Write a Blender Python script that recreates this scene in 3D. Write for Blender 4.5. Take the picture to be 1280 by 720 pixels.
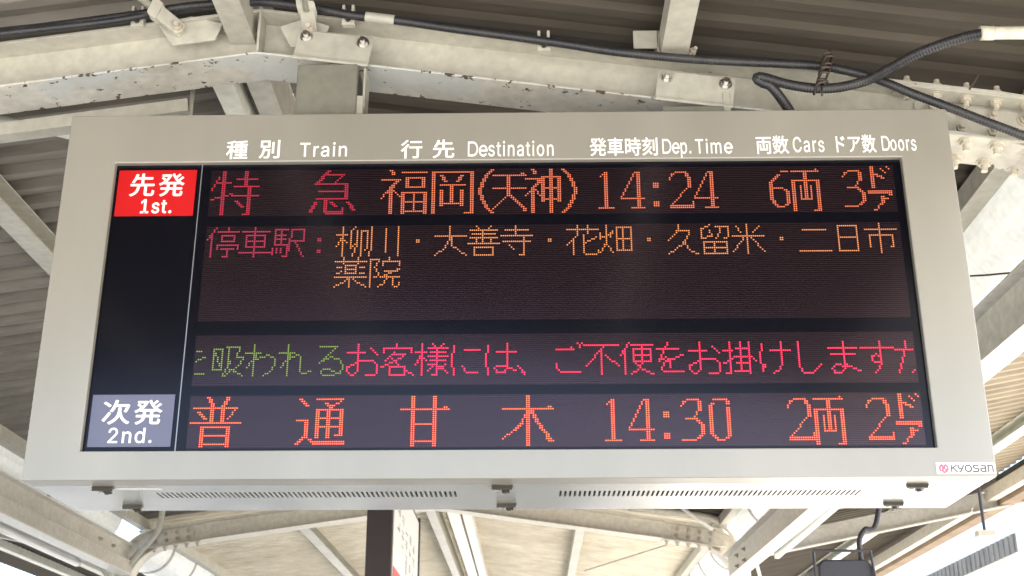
import bpy, bmesh, math, random
from mathutils import Vector, Matrix, noise
random.seed(7)
R = math.radians
for o in list(bpy.data.objects): bpy.data.objects.remove(o)
S = bpy.context.scene
C = S.collection

# ------------------------------------------------------------ camera, sky, sun, exposure
cam_d = bpy.data.cameras.new('camera'); cam = bpy.data.objects.new('camera', cam_d); C.objects.link(cam)
cam_d.sensor_width = 36.0; cam_d.lens = 36*1573.37/1280; cam_d.clip_start = 0.05; cam_d.clip_end = 3000
yw, pt, rl = -0.0154, 0.36455, -0.00084
f = Vector((math.sin(yw)*math.cos(pt), math.cos(yw)*math.cos(pt), math.sin(pt)))
r0 = Vector((math.cos(yw), -math.sin(yw), 0)); u0 = r0.cross(f)
r = r0*math.cos(rl) + u0*math.sin(rl); u = -r0*math.sin(rl) + u0*math.cos(rl)
M = Matrix((( r.x, u.x, -f.x, 0), (r.y, u.y, -f.y, 0), (r.z, u.z, -f.z, 1.6), (0, 0, 0, 1)))
cam.matrix_world = M
cam_d.dof.use_dof = True; cam_d.dof.focus_distance = 3.95; cam_d.dof.aperture_fstop = 9.0
S.camera = cam

SUN_EL, SUN_AZ = R(50), R(122)            # azimuth measured clockwise from +y (the way the camera looks); the sun stands to the right
W = bpy.data.worlds.new('World'); S.world = W; W.use_nodes = True
nt = W.node_tree; bg = nt.nodes['Background']
sky = nt.nodes.new('ShaderNodeTexSky'); sky.sky_type = 'NISHITA'; sky.sun_disc = False
sky.sun_elevation = SUN_EL; sky.sun_rotation = SUN_AZ; sky.dust_density = 2.5; sky.air_density = 1.0
nt.links.new(sky.outputs[0], bg.inputs[0]); bg.inputs[1].default_value = 0.15
sl = bpy.data.lights.new('sun', 'SUN'); sl.energy = 5.0; sl.angle = R(0.5); sl.color = (1.0, 0.95, 0.87)
sun = bpy.data.objects.new('sun', sl); C.objects.link(sun)
sd = Vector((math.sin(SUN_AZ)*math.cos(SUN_EL), math.cos(SUN_AZ)*math.cos(SUN_EL), math.sin(SUN_EL)))
sun.rotation_euler = (-sd).to_track_quat('-Z', 'Y').to_euler(); sun.location = (20, 0, 20)
S.view_settings.view_transform = 'Standard'; S.view_settings.look = 'None'
S.view_settings.gamma = 1; S.view_settings.use_curve_mapping = False
EXPOSURE = 2.2
S.view_settings.exposure = EXPOSURE
S.cycles.max_bounces = 10; S.cycles.diffuse_bounces = 6; S.cycles.glossy_bounces = 4
S.cycles.sample_clamp_indirect = 6.0
S.cycles.caustics_reflective = False; S.cycles.caustics_refractive = False

# ------------------------------------------------------------ materials
def new_mat(name):
    m = bpy.data.materials.new(name); m.use_nodes = True
    return m, m.node_tree, m.node_tree.nodes['Principled BSDF']
def plain(name, col, rough=0.5, metal=0.0, spec=0.5, tint=None):
    m, t, b = new_mat(name)
    b.inputs['Base Color'].default_value = (*col, 1); b.inputs['Roughness'].default_value = rough
    b.inputs['Metallic'].default_value = metal; b.inputs['Specular IOR Level'].default_value = spec
    if tint: b.inputs['Specular Tint'].default_value = (*tint, 1)
    return m
def weathered(name, col, dirt, scale=3.0, amount=0.5, rough=0.5, stretch=(1, 1, 1), chips=None, chip_scale=60, chip_level=0.70,
              metal=0.0, bump=0.0, fine=25.0, spec=0.5, patch=None, edge=0.0):
    """paint or metal with soft dirt patches, a fine mottle and, if asked, chipped spots"""
    m, t, b = new_mat(name); N = t.nodes; L = t.links
    tc = N.new('ShaderNodeTexCoord'); mp = N.new('ShaderNodeMapping'); mp.inputs['Scale'].default_value = stretch
    L.new(tc.outputs['Object'], mp.inputs[0])
    n1 = N.new('ShaderNodeTexNoise'); n1.inputs['Scale'].default_value = scale; n1.inputs['Detail'].default_value = 6; n1.inputs['Roughness'].default_value = 0.6
    n2 = N.new('ShaderNodeTexNoise'); n2.inputs['Scale'].default_value = fine; n2.inputs['Detail'].default_value = 4
    for n in (n1, n2): L.new(mp.outputs[0], n.inputs['Vector'])
    r1 = N.new('ShaderNodeMapRange'); r1.inputs['From Min'].default_value = 0.40; r1.inputs['From Max'].default_value = 0.72; r1.inputs['To Max'].default_value = amount
    L.new(n1.outputs['Fac'], r1.inputs['Value'])
    mx = N.new('ShaderNodeMix'); mx.data_type = 'RGBA'
    mx.inputs[6].default_value = (*col, 1); mx.inputs[7].default_value = (*dirt, 1); L.new(r1.outputs[0], mx.inputs[0])
    r2 = N.new('ShaderNodeMapRange'); r2.inputs['From Min'].default_value = 0.3; r2.inputs['From Max'].default_value = 0.7; r2.inputs['To Min'].default_value = 0.86; r2.inputs['To Max'].default_value = 1.08
    L.new(n2.outputs['Fac'], r2.inputs['Value'])
    hv = N.new('ShaderNodeHueSaturation'); L.new(mx.outputs[2], hv.inputs['Color']); L.new(r2.outputs[0], hv.inputs['Value'])
    out = hv.outputs[0]
    if patch:                                     # repainted areas of another tone
        n4 = N.new('ShaderNodeTexNoise'); n4.inputs['Scale'].default_value = 3.1; n4.inputs['Detail'].default_value = 3; n4.inputs['Distortion'].default_value = 0.6
        mo = N.new('ShaderNodeMapping'); mo.inputs['Location'].default_value = (5.3, 1.7, 9.1); L.new(tc.outputs['Object'], mo.inputs[0]); L.new(mo.outputs[0], n4.inputs['Vector'])
        r4 = N.new('ShaderNodeMapRange'); r4.inputs['From Min'].default_value = 0.50; r4.inputs['From Max'].default_value = 0.58; r4.inputs['To Max'].default_value = 0.75
        L.new(n4.outputs['Fac'], r4.inputs['Value'])
        mp4 = N.new('ShaderNodeMix'); mp4.data_type = 'RGBA'; mp4.inputs[7].default_value = (*patch, 1)
        L.new(r4.outputs[0], mp4.inputs[0]); L.new(out, mp4.inputs[6]); out = mp4.outputs[2]
    if chips:
        n3 = N.new('ShaderNodeTexNoise'); n3.inputs['Scale'].default_value = chip_scale; n3.inputs['Detail'].default_value = 5; n3.inputs['Roughness'].default_value = 0.65
        L.new(mp.outputs[0], n3.inputs['Vector'])
        r3 = N.new('ShaderNodeMapRange'); r3.inputs['From Min'].default_value = chip_level; r3.inputs['From Max'].default_value = chip_level+0.03
        if edge:                                  # paint goes first along the two edges of the flange (object y)
            sx = N.new('ShaderNodeSeparateXYZ'); L.new(tc.outputs['Object'], sx.inputs[0])
            ab = N.new('ShaderNodeMath'); ab.operation = 'ABSOLUTE'; L.new(sx.outputs['Y'], ab.inputs[0])
            re_ = N.new('ShaderNodeMapRange'); re_.inputs['From Min'].default_value = 0.045; re_.inputs['From Max'].default_value = 0.09; re_.inputs['To Min'].default_value = -0.02; re_.inputs['To Max'].default_value = edge
            L.new(ab.outputs[0], re_.inputs['Value'])
            ad = N.new('ShaderNodeMath'); ad.operation = 'ADD'; L.new(n3.outputs['Fac'], ad.inputs[0]); L.new(re_.outputs[0], ad.inputs[1]); L.new(ad.outputs[0], r3.inputs['Value'])
        else: L.new(n3.outputs['Fac'], r3.inputs['Value'])
        mc = N.new('ShaderNodeMix'); mc.data_type = 'RGBA'; mc.inputs[7].default_value = (*chips, 1)
        L.new(r3.outputs[0], mc.inputs[0]); L.new(out, mc.inputs[6]); out = mc.outputs[2]
    L.new(out, b.inputs['Base Color'])
    b.inputs['Roughness'].default_value = rough; b.inputs['Metallic'].default_value = metal; b.inputs['Specular IOR Level'].default_value = spec
    if bump:
        bp = N.new('ShaderNodeBump'); bp.inputs['Strength'].default_value = bump; bp.inputs['Distance'].default_value = 0.004
        L.new(n2.outputs['Fac'], bp.inputs['Height']); L.new(bp.outputs[0], b.inputs['Normal'])
    return m
def s2l(c): return tuple(((v/255+0.055)/1.055)**2.4 if v > 10 else v/255/12.92 for v in c)
def glow(name, srgb, gain=1.0):
    """a lit LED: emission chosen so that it shows as this colour at the scene's exposure"""
    m, t, b = new_mat(name); col = s2l(srgb)
    b.inputs['Base Color'].default_value = (0.01, 0.01, 0.01, 1)
    b.inputs['Emission Color'].default_value = (*col, 1); b.inputs['Emission Strength'].default_value = gain/2**EXPOSURE
    m.cycles.emission_sampling = 'NONE'
    return m

MT = {}
MT['cream'] = weathered('cream_paint', (0.53, 0.515, 0.45), (0.36, 0.34, 0.285), 2.2, 0.45, 0.45, chips=(0.14, 0.10, 0.07), chip_scale=24, chip_level=0.69, bump=0.15)
MT['chipped'] = weathered('chipped_cream_paint', (0.61, 0.595, 0.535), (0.42, 0.40, 0.36), 5, 0.85, 0.6, chips=(0.075, 0.052, 0.034), chip_scale=26, chip_level=0.618, bump=0.8, patch=(0.52, 0.55, 0.55), edge=0.055)
MT['grey_paint'] = weathered('grey_green_paint', (0.76, 0.76, 0.68), (0.58, 0.58, 0.52), 3, 0.4, 0.45)
MT['post_paint'] = weathered('post_paint', (0.20, 0.198, 0.165), (0.17, 0.17, 0.14), 3, 0.4, 0.5)
MT['plate_paint'] = weathered('plate_paint', (0.44, 0.43, 0.375), (0.35, 0.34, 0.29), 8, 0.5, 0.4)
MT['white_paint'] = weathered('white_paint', (0.78, 0.77, 0.73), (0.6, 0.57, 0.5), 2, 0.4, 0.4)
MT['arm_paint'] = weathered('grey_arm_paint', (0.40, 0.385, 0.36), (0.28, 0.26, 0.235), 3, 0.5, 0.5)
MT['lit_cream'] = weathered('lit_cream_paint', (0.70, 0.665, 0.58), (0.52, 0.48, 0.40), 2.2, 0.4, 0.45)  # cream paint lightened: the far bay's stronger light put into the colour
MT['girder_paint'] = weathered('pale_girder_paint', (0.60, 0.575, 0.52), (0.42, 0.38, 0.32), 1.8, 0.5, 0.5)
MT['gutter'] = weathered('gutter_paint', (0.84, 0.85, 0.83), (0.68, 0.66, 0.6), 1.6, 0.35, 0.35)
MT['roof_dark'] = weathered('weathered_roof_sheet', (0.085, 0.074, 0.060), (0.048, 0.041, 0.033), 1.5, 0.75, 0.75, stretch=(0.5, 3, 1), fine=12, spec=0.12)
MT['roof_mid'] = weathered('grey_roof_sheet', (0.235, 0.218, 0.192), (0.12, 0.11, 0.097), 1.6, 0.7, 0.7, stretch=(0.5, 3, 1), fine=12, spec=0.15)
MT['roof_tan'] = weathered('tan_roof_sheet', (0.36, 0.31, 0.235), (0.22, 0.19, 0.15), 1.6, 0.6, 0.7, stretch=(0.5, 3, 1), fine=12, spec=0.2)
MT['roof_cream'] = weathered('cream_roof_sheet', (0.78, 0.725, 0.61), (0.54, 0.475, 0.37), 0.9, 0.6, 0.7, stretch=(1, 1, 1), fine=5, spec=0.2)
MT['steel'] = plain('bright_steel', (0.55, 0.53, 0.50), 0.28, 1.0)
MT['latch_steel'] = plain('dull_latch_steel', (0.055, 0.05, 0.043), 0.35, 0.3)
MT['bolt'] = weathered('painted_bolt', (0.60, 0.56, 0.47), (0.35, 0.3, 0.25), 30, 0.6, 0.45)
MT['conduit'] = weathered('black_conduit', (0.022, 0.023, 0.028), (0.06, 0.058, 0.055), 8, 0.5, 0.42)
MT['tape'] = plain('brown_tape', (0.05, 0.038, 0.03), 0.5)
MT['tie'] = plain('cable_tie', (0.16, 0.14, 0.125), 0.35)
MT['pvc'] = weathered('ivory_pipe', (0.70, 0.66, 0.55), (0.45, 0.36, 0.25), 12, 0.5, 0.4)
MT['cabinet'] = weathered('beige_cabinet_paint', (0.288, 0.272, 0.238), (0.270, 0.252, 0.217), 1.6, 0.6, 0.27, fine=2, spec=1.0, stretch=(1, 1, 0.25))
MT['under'] = weathered('cabinet_underside_metal', (0.60, 0.60, 0.57), (0.55, 0.55, 0.53), 1.2, 0.5, 0.2, metal=0.6, fine=5)
MT['dark_gap'] = plain('dark_interior', (0.012, 0.012, 0.012), 0.8)
MT['window'] = plain('smoked_display_panel', (0.003, 0.003, 0.0058), 0.16, 0, 0.24, (0.92, 0.9, 1.0))
MT['led_off'] = plain('unlit_led_matrix', (0.0055, 0.0026, 0.0042), 0.17, 0, 0.60, (1.0, 0.76, 0.86))
MT['louvre'] = plain('led_louvre', (0.0085, 0.0042, 0.0065), 0.22, 0, 0.5, (1.0, 0.74, 0.88))
MT['red'] = plain('red_plate', (0.52, 0.005, 0.007), 0.4, 0, 0.35)
MT['slate'] = plain('slate_blue_plate', (0.125, 0.13, 0.205), 0.35)
MT['white'] = plain('white_lettering', (0.90, 0.90, 0.88), 0.4)
MT['sticker'] = plain('white_sticker', (0.86, 0.85, 0.84), 0.35)
MT['mark_grey'] = plain('grey_print', (0.09, 0.09, 0.10), 0.5)
MT['mark_pink'] = plain('pink_print', (0.72, 0.13, 0.22), 0.5)
MT['divider'] = plain('divider_strip', (0.30, 0.31, 0.34), 0.3, 0.6)
MT['sign_brown'] = plain('brown_sign_edge', (0.030, 0.020, 0.021), 0.45)
MT['sign_white'] = plain('white_sign_face', (0.90, 0.90, 0.90), 0.35)
MT['sign_grey'] = plain('grey_sign_print', (0.46, 0.47, 0.50), 0.4)
MT['sign_red'] = plain('red_sign_print', (0.72, 0.05, 0.08), 0.4)
MT['lamp_grey'] = plain('lamp_housing', (0.50, 0.51, 0.52), 0.35, 0.2)
MT['box_dark'] = plain('dark_box_plastic', (0.030, 0.030, 0.042), 0.4)
MT['rust'] = weathered('brown_fascia', (0.26, 0.19, 0.125), (0.15, 0.10, 0.07), 3, 0.7, 0.7)
MT['concrete'] = weathered('platform_concrete', (0.58, 0.56, 0.51), (0.44, 0.42, 0.38), 1.0, 0.6, 0.8)
MT['ballast'] = weathered('ballast', (0.40, 0.38, 0.34), (0.26, 0.24, 0.21), 6, 0.7, 0.9, fine=40)
MT['earth'] = weathered('ground_earth', (0.36, 0.34, 0.30), (0.24, 0.23, 0.2), 0.08, 0.6, 0.9)
MT['bounce_dark'] = weathered('bounce_dark_grey', (0.16, 0.155, 0.145), (0.10, 0.097, 0.09), 1.0, 0.6, 0.8)  # dark tone for the added strips that cut floor bounce
MT['rail'] = plain('rail_steel', (0.3, 0.25, 0.2), 0.4, 0.8)
MT['tube'] = plain('lamp_tube', (0.85, 0.86, 0.86), 0.3)

def translucent(name, share):
    """let a share of the light falling on the far side through (thin moulded plastic)"""
    m = MT[name]; t = m.node_tree; b = t.nodes['Principled BSDF']; out = t.nodes['Material Output']
    tr = t.nodes.new('ShaderNodeBsdfTranslucent'); mx = t.nodes.new('ShaderNodeMixShader'); mx.inputs[0].default_value = share
    tr.inputs[0].default_value = (0.86, 0.87, 0.85, 1)
    t.links.new(b.outputs[0], mx.inputs[1]); t.links.new(tr.outputs[0], mx.inputs[2]); t.links.new(mx.outputs[0], out.inputs['Surface'])
translucent('gutter', 0.22)

# ------------------------------------------------------------ mesh helpers
def wloc(o):
    v = Vector((0, 0, 0))
    while o is not None: v = v + Vector(o.location); o = o.parent
    return v
class MB:
    """collects shapes in world coordinates; build() links them as ONE mesh object"""
    def __init__(s): s.b = bmesh.new()
    def hexa(s, P):
        v = [s.b.verts.new(p) for p in P]
        for q in ((0, 3, 2, 1), (4, 5, 6, 7), (0, 1, 5, 4), (1, 2, 6, 5), (2, 3, 7, 6), (3, 0, 4, 7)): s.b.faces.new([v[i] for i in q])
        return s
    def box(s, x0, x1, y0, y1, z0, z1):
        return s.hexa([(x0, y0, z0), (x1, y0, z0), (x1, y1, z0), (x0, y1, z0), (x0, y0, z1), (x1, y0, z1), (x1, y1, z1), (x0, y1, z1)])
    def obox(s, o, ex, ey, ez, a, b):
        """box in a local frame: corner ranges a..b along ex, ey, ez from o"""
        o, ex, ey, ez = map(Vector, (o, ex, ey, ez)); P = []
        for k in (0, 1):
            for (i, j) in ((0, 0), (1, 0), (1, 1), (0, 1)):
                P.append(o + ex*(a[0], b[0])[i] + ey*(a[1], b[1])[j] + ez*(a[2], b[2])[k])
        return s.hexa(P)
    def prism(s, poly, o, ex, ey, ez, t0, t1):
        """polygon in (ex, ey), extruded along ez from t0 to t1"""
        o, ex, ey, ez = map(Vector, (o, ex, ey, ez)); n = len(poly)
        A = [s.b.verts.new(o + ex*p[0] + ey*p[1] + ez*t0) for p in poly]; B = [s.b.verts.new(o + ex*p[0] + ey*p[1] + ez*t1) for p in poly]
        s.b.faces.new(A[::-1]); s.b.faces.new(B)
        for i in range(n): s.b.faces.new((A[i], A[(i+1) % n], B[(i+1) % n], B[i]))
        return s
    def cyl(s, p0, p1, r0, r1=None, n=16):
        p0, p1 = Vector(p0), Vector(p1); r1 = r0 if r1 is None else r1
        z = (p1-p0).normalized(); x = z.orthogonal().normalized(); y = z.cross(x)
        A = [s.b.verts.new(p0 + (x*math.cos(2*math.pi*i/n) + y*math.sin(2*math.pi*i/n))*r0) for i in range(n)]
        B = [s.b.verts.new(p1 + (x*math.cos(2*math.pi*i/n) + y*math.sin(2*math.pi*i/n))*r1) for i in range(n)]
        s.b.faces.new(A[::-1]); s.b.faces.new(B)
        for i in range(n): s.b.faces.new((A[i], A[(i+1) % n], B[(i+1) % n], B[i]))
        return s
    def tube(s, pts, rad, n=12, ridge=None):
        """round tube along a polyline; rad may be a number or a function of the running length"""
        pts = [Vector(p) for p in pts]; rings = []; L = 0.0
        z = (pts[1]-pts[0]).normalized(); x = z.orthogonal().normalized()
        for k, p in enumerate(pts):
            if k: L += (p-pts[k-1]).length
            t = (pts[min(k+1, len(pts)-1)] - pts[max(k-1, 0)]).normalized()
            x = (x - t*x.dot(t)).normalized(); y = t.cross(x)
            q = rad(L) if callable(rad) else rad
            rings.append([s.b.verts.new(p + (x*math.cos(2*math.pi*i/n) + y*math.sin(2*math.pi*i/n))*q) for i in range(n)])
        for A, B in zip(rings, rings[1:]):
            for i in range(n): s.b.faces.new((A[i], A[(i+1) % n], B[(i+1) % n], B[i]))
        s.b.faces.new(rings[0][::-1]); s.b.faces.new(rings[-1])
        return s
    def ribbon(s, path, y0, y1, t):
        """plate of thickness t to the left of an (x, z) path, spanning y0..y1 (a bent flange)"""
        n = len(path); nor = []
        for i in range(n):
            a = Vector(path[max(i-1, 0)]); b = Vector(path[min(i+1, n-1)]); d = (b-a).normalized(); nor.append(Vector((-d.y, d.x)))
        A = [[s.b.verts.new((p[0]+m.x*o, y, p[1]+m.y*o)) for (o, y) in ((0, y0), (0, y1), (t, y1), (t, y0))] for p, m in zip(path, nor)]
        for P, Q in zip(A, A[1:]):
            for i in range(4): s.b.faces.new((P[i], P[(i+1) % 4], Q[(i+1) % 4], Q[i]))
        s.b.faces.new(A[0][::-1]); s.b.faces.new(A[-1])
        return s
    def band(s, lo, hi, y0, y1):
        """solid between two (x, z) paths of the same length (a bent web)"""
        A = [[s.b.verts.new(p) for p in ((a[0], y0, a[1]), (a[0], y1, a[1]), (b[0], y1, b[1]), (b[0], y0, b[1]))] for a, b in zip(lo, hi)]
        for P, Q in zip(A, A[1:]):
            for i in range(4): s.b.faces.new((P[i], P[(i+1) % 4], Q[(i+1) % 4], Q[i]))
        s.b.faces.new(A[0][::-1]); s.b.faces.new(A[-1])
        return s
    def build(s, name, mat, parent=None, smooth=False, bevel=0.0):
        bmesh.ops.recalc_face_normals(s.b, faces=s.b.faces)
        m = bpy.data.meshes.new(name)
        if parent is not None: s.b.transform(Matrix.Translation(-wloc(parent)))
        s.b.to_mesh(m); s.b.free()
        m.materials.append(MT[mat] if isinstance(mat, str) else mat)
        o = bpy.data.objects.new(name, m); C.objects.link(o)
        if parent is not None: o.parent = parent
        if smooth:
            for p in m.polygons: p.use_smooth = True
        if bevel:
            bv = o.modifiers.new('bevel', 'BEVEL'); bv.width = bevel; bv.segments = 2; bv.limit_method = 'ANGLE'; bv.angle_limit = R(40)
            bv.harden_normals = False
        return o
def tag(o, label=None, cat=None, group=None, kind=None):
    if label: o['label'] = label
    if cat: o['category'] = cat
    if group: o['group'] = group
    if kind: o['kind'] = kind
    return o
def thing(name, label, cat, loc=(0, 0, 0), group=None):
    o = bpy.data.objects.new(name, None); C.objects.link(o); o.location = loc; o.empty_display_size = 0.1
    return tag(o, label, cat, group)
def copy_part(o, parent, delta):
    c = o.copy(); C.objects.link(c); c.parent = parent; c.location = Vector(o.location) + Vector(delta); return c
def bez(pts, n=16):
    """Catmull-Rom through the points"""
    P = [Vector(p) for p in pts]; P = [P[0]*2-P[1]] + P + [P[-1]*2-P[-2]]; out = []
    for i in range(1, len(P)-2):
        for k in range(n):
            t = k/n; a, b, c, d = P[i-1], P[i], P[i+1], P[i+2]
            out.append(0.5*((2*b) + (c-a)*t + (2*a-5*b+4*c-d)*t*t + (3*b-a-3*c+d)*t**3))
    out.append(P[-2]); return out
def resample(pts, step):
    out = [Vector(pts[0])]; acc = 0.0
    for a, b in zip(pts, pts[1:]):
        a, b = Vector(a), Vector(b); L = (b-a).length
        if L == 0: continue
        t = step-acc
        while t <= L: out.append(a + (b-a)*(t/L)); t += step
        acc = (acc+L) % step
    return out

YN = -0.4                  # near end of the canopy, behind the camera
XR = -0.93                 # the ridge of the canopy, a little left of the camera
SL = 0.14                  # slope of the inner roof
def zr(x): return 3.885 - SL*abs(x-XR)      # underside of a rafter at x

# ------------------------------------------------------------ ground
def sheet(name, x0, x1, y0, y1, z0, z1, mat):
    o = MB().box(x0, x1, y0, y1, z0, z1).build(name, mat); o['kind'] = 'structure'; return o
sheet('ground', -900, 900, -900, 900, -1.6, -1.1, 'earth')
sheet('platform', -6.0, 4.7, -60, 90, -1.1, 0.0, 'concrete')
sheet('bounce_damper', -2.6, 0.9, -1.0, 11.5, 0.002, 0.006, 'bounce_dark')  # unseen dark strip, added to cut bounce light from the floor
sheet('bounce_damper', -1.5, 0.7, 11.5, 30.0, 0.002, 0.006, 'bounce_dark')  # unseen dark strip, added to darken the reflection in the cabinet underside
sheet('track_bed', 4.7, 13.0, -60, 90, -1.1, -0.9, 'ballast')

# ------------------------------------------------------------ bent steel frames across the platform
XK = 2.80                  # half span between the legs
def frame_paths(off):
    """(x, z) line parallel to the inner flange, off metres outside it, from the left foot over the ridge to the right foot"""
    k = XK + off*0.72; h = [(k, 0.0), (k, 2.6)]; rad = 0.42
    zt = lambda d: 3.885 + off - SL*d
    for i in range(9):
        t = i/8; a, b, c = Vector((k, zt(k)-rad)), Vector((k, zt(k))), Vector((k-rad, zt(k-rad)))
        h.append(tuple((1-t)**2*a + 2*t*(1-t)*b + t*t*c))
    h.append((1.2, zt(1.2)))
    right = [(XR+d, z) for d, z in h]; left = [(XR-d, z) for d, z in h]
    return left + [(XR, zt(0))] + right[::-1]
bolt_cache = {}
def bolt(parent, p, d, mat='bolt', r=0.017, long=0.016):
    """hexagon bolt with washer and a stub of thread, standing on a surface at p, pointing along d"""
    p, d = Vector(p), Vector(d).normalized(); key = (tuple(round(c, 3) for c in d), mat, r)
    if key in bolt_cache:
        src, q = bolt_cache[key]; c = src.copy(); C.objects.link(c); c.parent = parent
        c.location = p - q + Vector(src.location) + (wloc(src.parent) - wloc(parent)); return c
    m = MB(); m.cyl(p - d*0.001, p + d*0.003, r*1.3, n=14); m.cyl(p + d*0.002, p + d*0.016, r, n=6); m.cyl(p + d*0.012, p + d*(0.016+long), r*0.55, n=10)
    o = m.build('bolt', mat, parent); bolt_cache[key] = (o, p); return o
def frame(yc, label, splices, fl='chipped', wb='cream'):
    t = thing('portal_frame', label, 'steel frame', (XR, yc, 0), 'bent steel frames carrying the canopy')
    m = MB(); m.ribbon(frame_paths(0.0), yc-0.09, yc+0.09, 0.008); m.build('bottom_flange', fl, t, bevel=0.002)
    m = MB(); m.ribbon(frame_paths(0.169), yc-0.09, yc+0.09, 0.011); m.build('top_flange', wb, t, bevel=0.002)
    m = MB(); m.band(frame_paths(0.006), frame_paths(0.173), yc-0.004, yc+0.004); m.build('web', wb, t)
    for sgn in (1, -1):                                   # arms that carry the side roofs, rising outwards
        o = Vector((XR + sgn*(XK+0.05), yc, 3.385)); ex = Vector((sgn, 0, 0.198)).normalized(); ez = Vector((-sgn*0.198, 0, 1)).normalized(); ey = Vector((0, 1, 0))
        m = MB(); m.obox(o, ex, ey, ez, (0, -0.06, 0), (2.75, 0.06, 0.011)); m.obox(o, ex, ey, ez, (0, -0.06, 0.154), (2.75, 0.06, 0.165)); m.obox(o, ex, ey, ez, (0, -0.0035, 0.01), (2.75, 0.0035, 0.155))
        m.obox(o, ex, ey, ez, (2.75, -0.06, 0.0), (2.757, 0.06, 0.165))
        m.build('cantilever_arm', 'arm_paint', t)
        if not splices: continue
        xs = XR + sgn*2.43; o = Vector((xs, yc, zr(xs))); ex = Vector((sgn, 0, -SL)).normalized(); ez = Vector((sgn*SL, 0, 1)).normalized()
        sp = MB().obox(o, ex, ey, ez, (-0.29, -0.095, -0.011), (0.29, 0.095, -0.0005)).build('splice_plate', wb, t, bevel=0.002)
        for i in range(6):
            for yy in (-0.062, 0.062):
                if splices > 1 or yy < 0: bolt(sp, o + ex*(-0.25+0.1*i) + ey*yy - ez*0.011, -ez, r=0.021, long=0.022)
        sp = MB().obox(o, ex, ey, ez, (-0.21, -0.013, 0.03), (0.21, -0.0042, 0.15)).build('splice_plate', wb, t, bevel=0.002)
        for i in range(4):
            for zz in (0.06, 0.12): bolt(sp, o + ex*(-0.16+0.105*i) - ey*0.013 + ez*zz, -ey)
        sp = MB().obox(o, ex, ey, ez, (-0.29, -0.088, 0.158), (0.29, -0.015, 0.1685)).build('splice_plate', wb, t, bevel=0.002)
        if splices > 1:
            for i in range(6): bolt(sp, o + ex*(-0.25+0.1*i) - ey*0.055 + ez*0.158, -ez)
            for i in range(6): bolt(sp, o + ex*(-0.25+0.1*i) - ey*0.055 + ez*0.181, ez)
    m = MB().box(XR-0.004, XR+0.004, yc-0.085, yc-0.006, zr(XR)+0.012, zr(XR)+0.168); m.build('stiffener', 'cream', t)
    return t
F1 = frame(3.81, 'chipped cream steel roof beam spanning right above the departure board', 2)
F2 = frame(11.8, 'cream bent frame seen below the board, its curved knee at lower right', 1, 'lit_cream', 'lit_cream')
F3 = frame(19.8, 'farthest pale frame beyond the hanging sign, deep under the canopy', 0, 'lit_cream', 'lit_cream')

# ------------------------------------------------------------ purlins and girders along the platform
def channel(name, label, cat, x0, x1, z, h, y0, y1, mat='cream', open_right=True, group=None):
    w = x1-x0; t = 0.007
    P = [(0, 0), (w, 0), (w, t), (t, t), (t, h-t), (w, h-t), (w, h), (0, h)]
    if not open_right: P = [(w-a, b) for a, b in P]
    o = MB().prism(P, (x0, 0, z), (1, 0, 0), (0, 0, 1), (0, 1, 0), y0, y1).build(name, mat)
    return tag(o, label, cat, group)
G = 'roof members running along the platform'
channel('purlin', 'pale purlin at the top of the photo, above the right hanger', 'purlin', 0.450, 0.542, zr(0.5)+0.183, 0.098, YN, 23, 'cream', True, G)
channel('purlin', 'pale purlin crossing the ribbed roof left of the departure board', 'purlin', -2.375, -2.262, zr(-2.31)+0.186, 0.098, YN, 23, 'cream', True, G)
channel('purlin', 'cream purlin above the bright gutter, right of the splice bolts', 'purlin', 1.735, 1.815, zr(1.77)+0.186, 0.09, YN, 23, 'cream', True, G)
channel('purlin', 'purlin beside the bright gutter at left edge', 'purlin', -3.675, -3.595, zr(-3.63)+0.186, 0.09, YN, 23, 'cream', False, G)
for (y0, y1, lb) in ((YN, 3.80, 'cream ridge channel reaching the chipped beam from the near side'), (3.82, 11.79, 'cream ridge channel just behind the chipped beam, above the board'), (11.81, 19.79, 'cream ridge channel beside the white strip lamp, below the board')):
    channel('ridge_beam', lb, 'ridge beam', -1.045, -0.955, 3.972, 0.185, y0, y1, 'cream', False, 'ridge channels')
channel('ridge_rail', 'pale rail right of the white strip lamp under the far ridge', 'rail', -0.70, -0.61, 3.99, 0.12, 12.0, 19.7, 'white_paint', True)
tag(MB().box(-1.165, -1.085, 3.95, 11.7, 3.945, 4.03).build('cable_trunking', 'grey_paint', bevel=0.003), 'grey cable trunking beside the ridge channel, above the board', 'trunking')

def girder(name, label, xa, ya, xb, yb, z, h, fw, mat, fmat):
    t = thing(name, label, 'girder', (xa, ya, z), 'girders between the frame legs')
    ey = (Vector((xb, yb, 0))-Vector((xa, ya, 0))); L = ey.length; ey.normalize(); ex = Vector((ey.y, -ey.x, 0)); ez = Vector((0, 0, 1)); o = Vector((xa, ya, z))
    MB().obox(o, ex, ey, ez, (-0.004, 0, 0.009), (0.004, L, h-0.009)).build('web', mat, t)
    MB().obox(o, ex, ey, ez, (-fw/2, 0, 0), (fw/2, L, 0.0095)).build('bottom_flange', fmat, t, bevel=0.002)
    MB().obox(o, ex, ey, ez, (-fw/2, 0, h-0.0095), (fw/2, L, h)).build('top_flange', fmat, t, bevel=0.002)
    for k in range(2):                                     # bolted joint near the far frame
        for zz in (0.3, 0.7): bolt(t, o + ey*(L-0.5-0.35*k) + ez*(h*zz) + (ex*-0.004 if xa > 0 else ex*0.004), (-ex if xa > 0 else ex), 'cream')
    return t
girder('girder', 'grey green girder with white flange at right edge of the photo', 1.96, 3.93, 1.80, 11.68, 3.18, 0.235, 0.13, 'grey_paint', 'white_paint')
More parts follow.
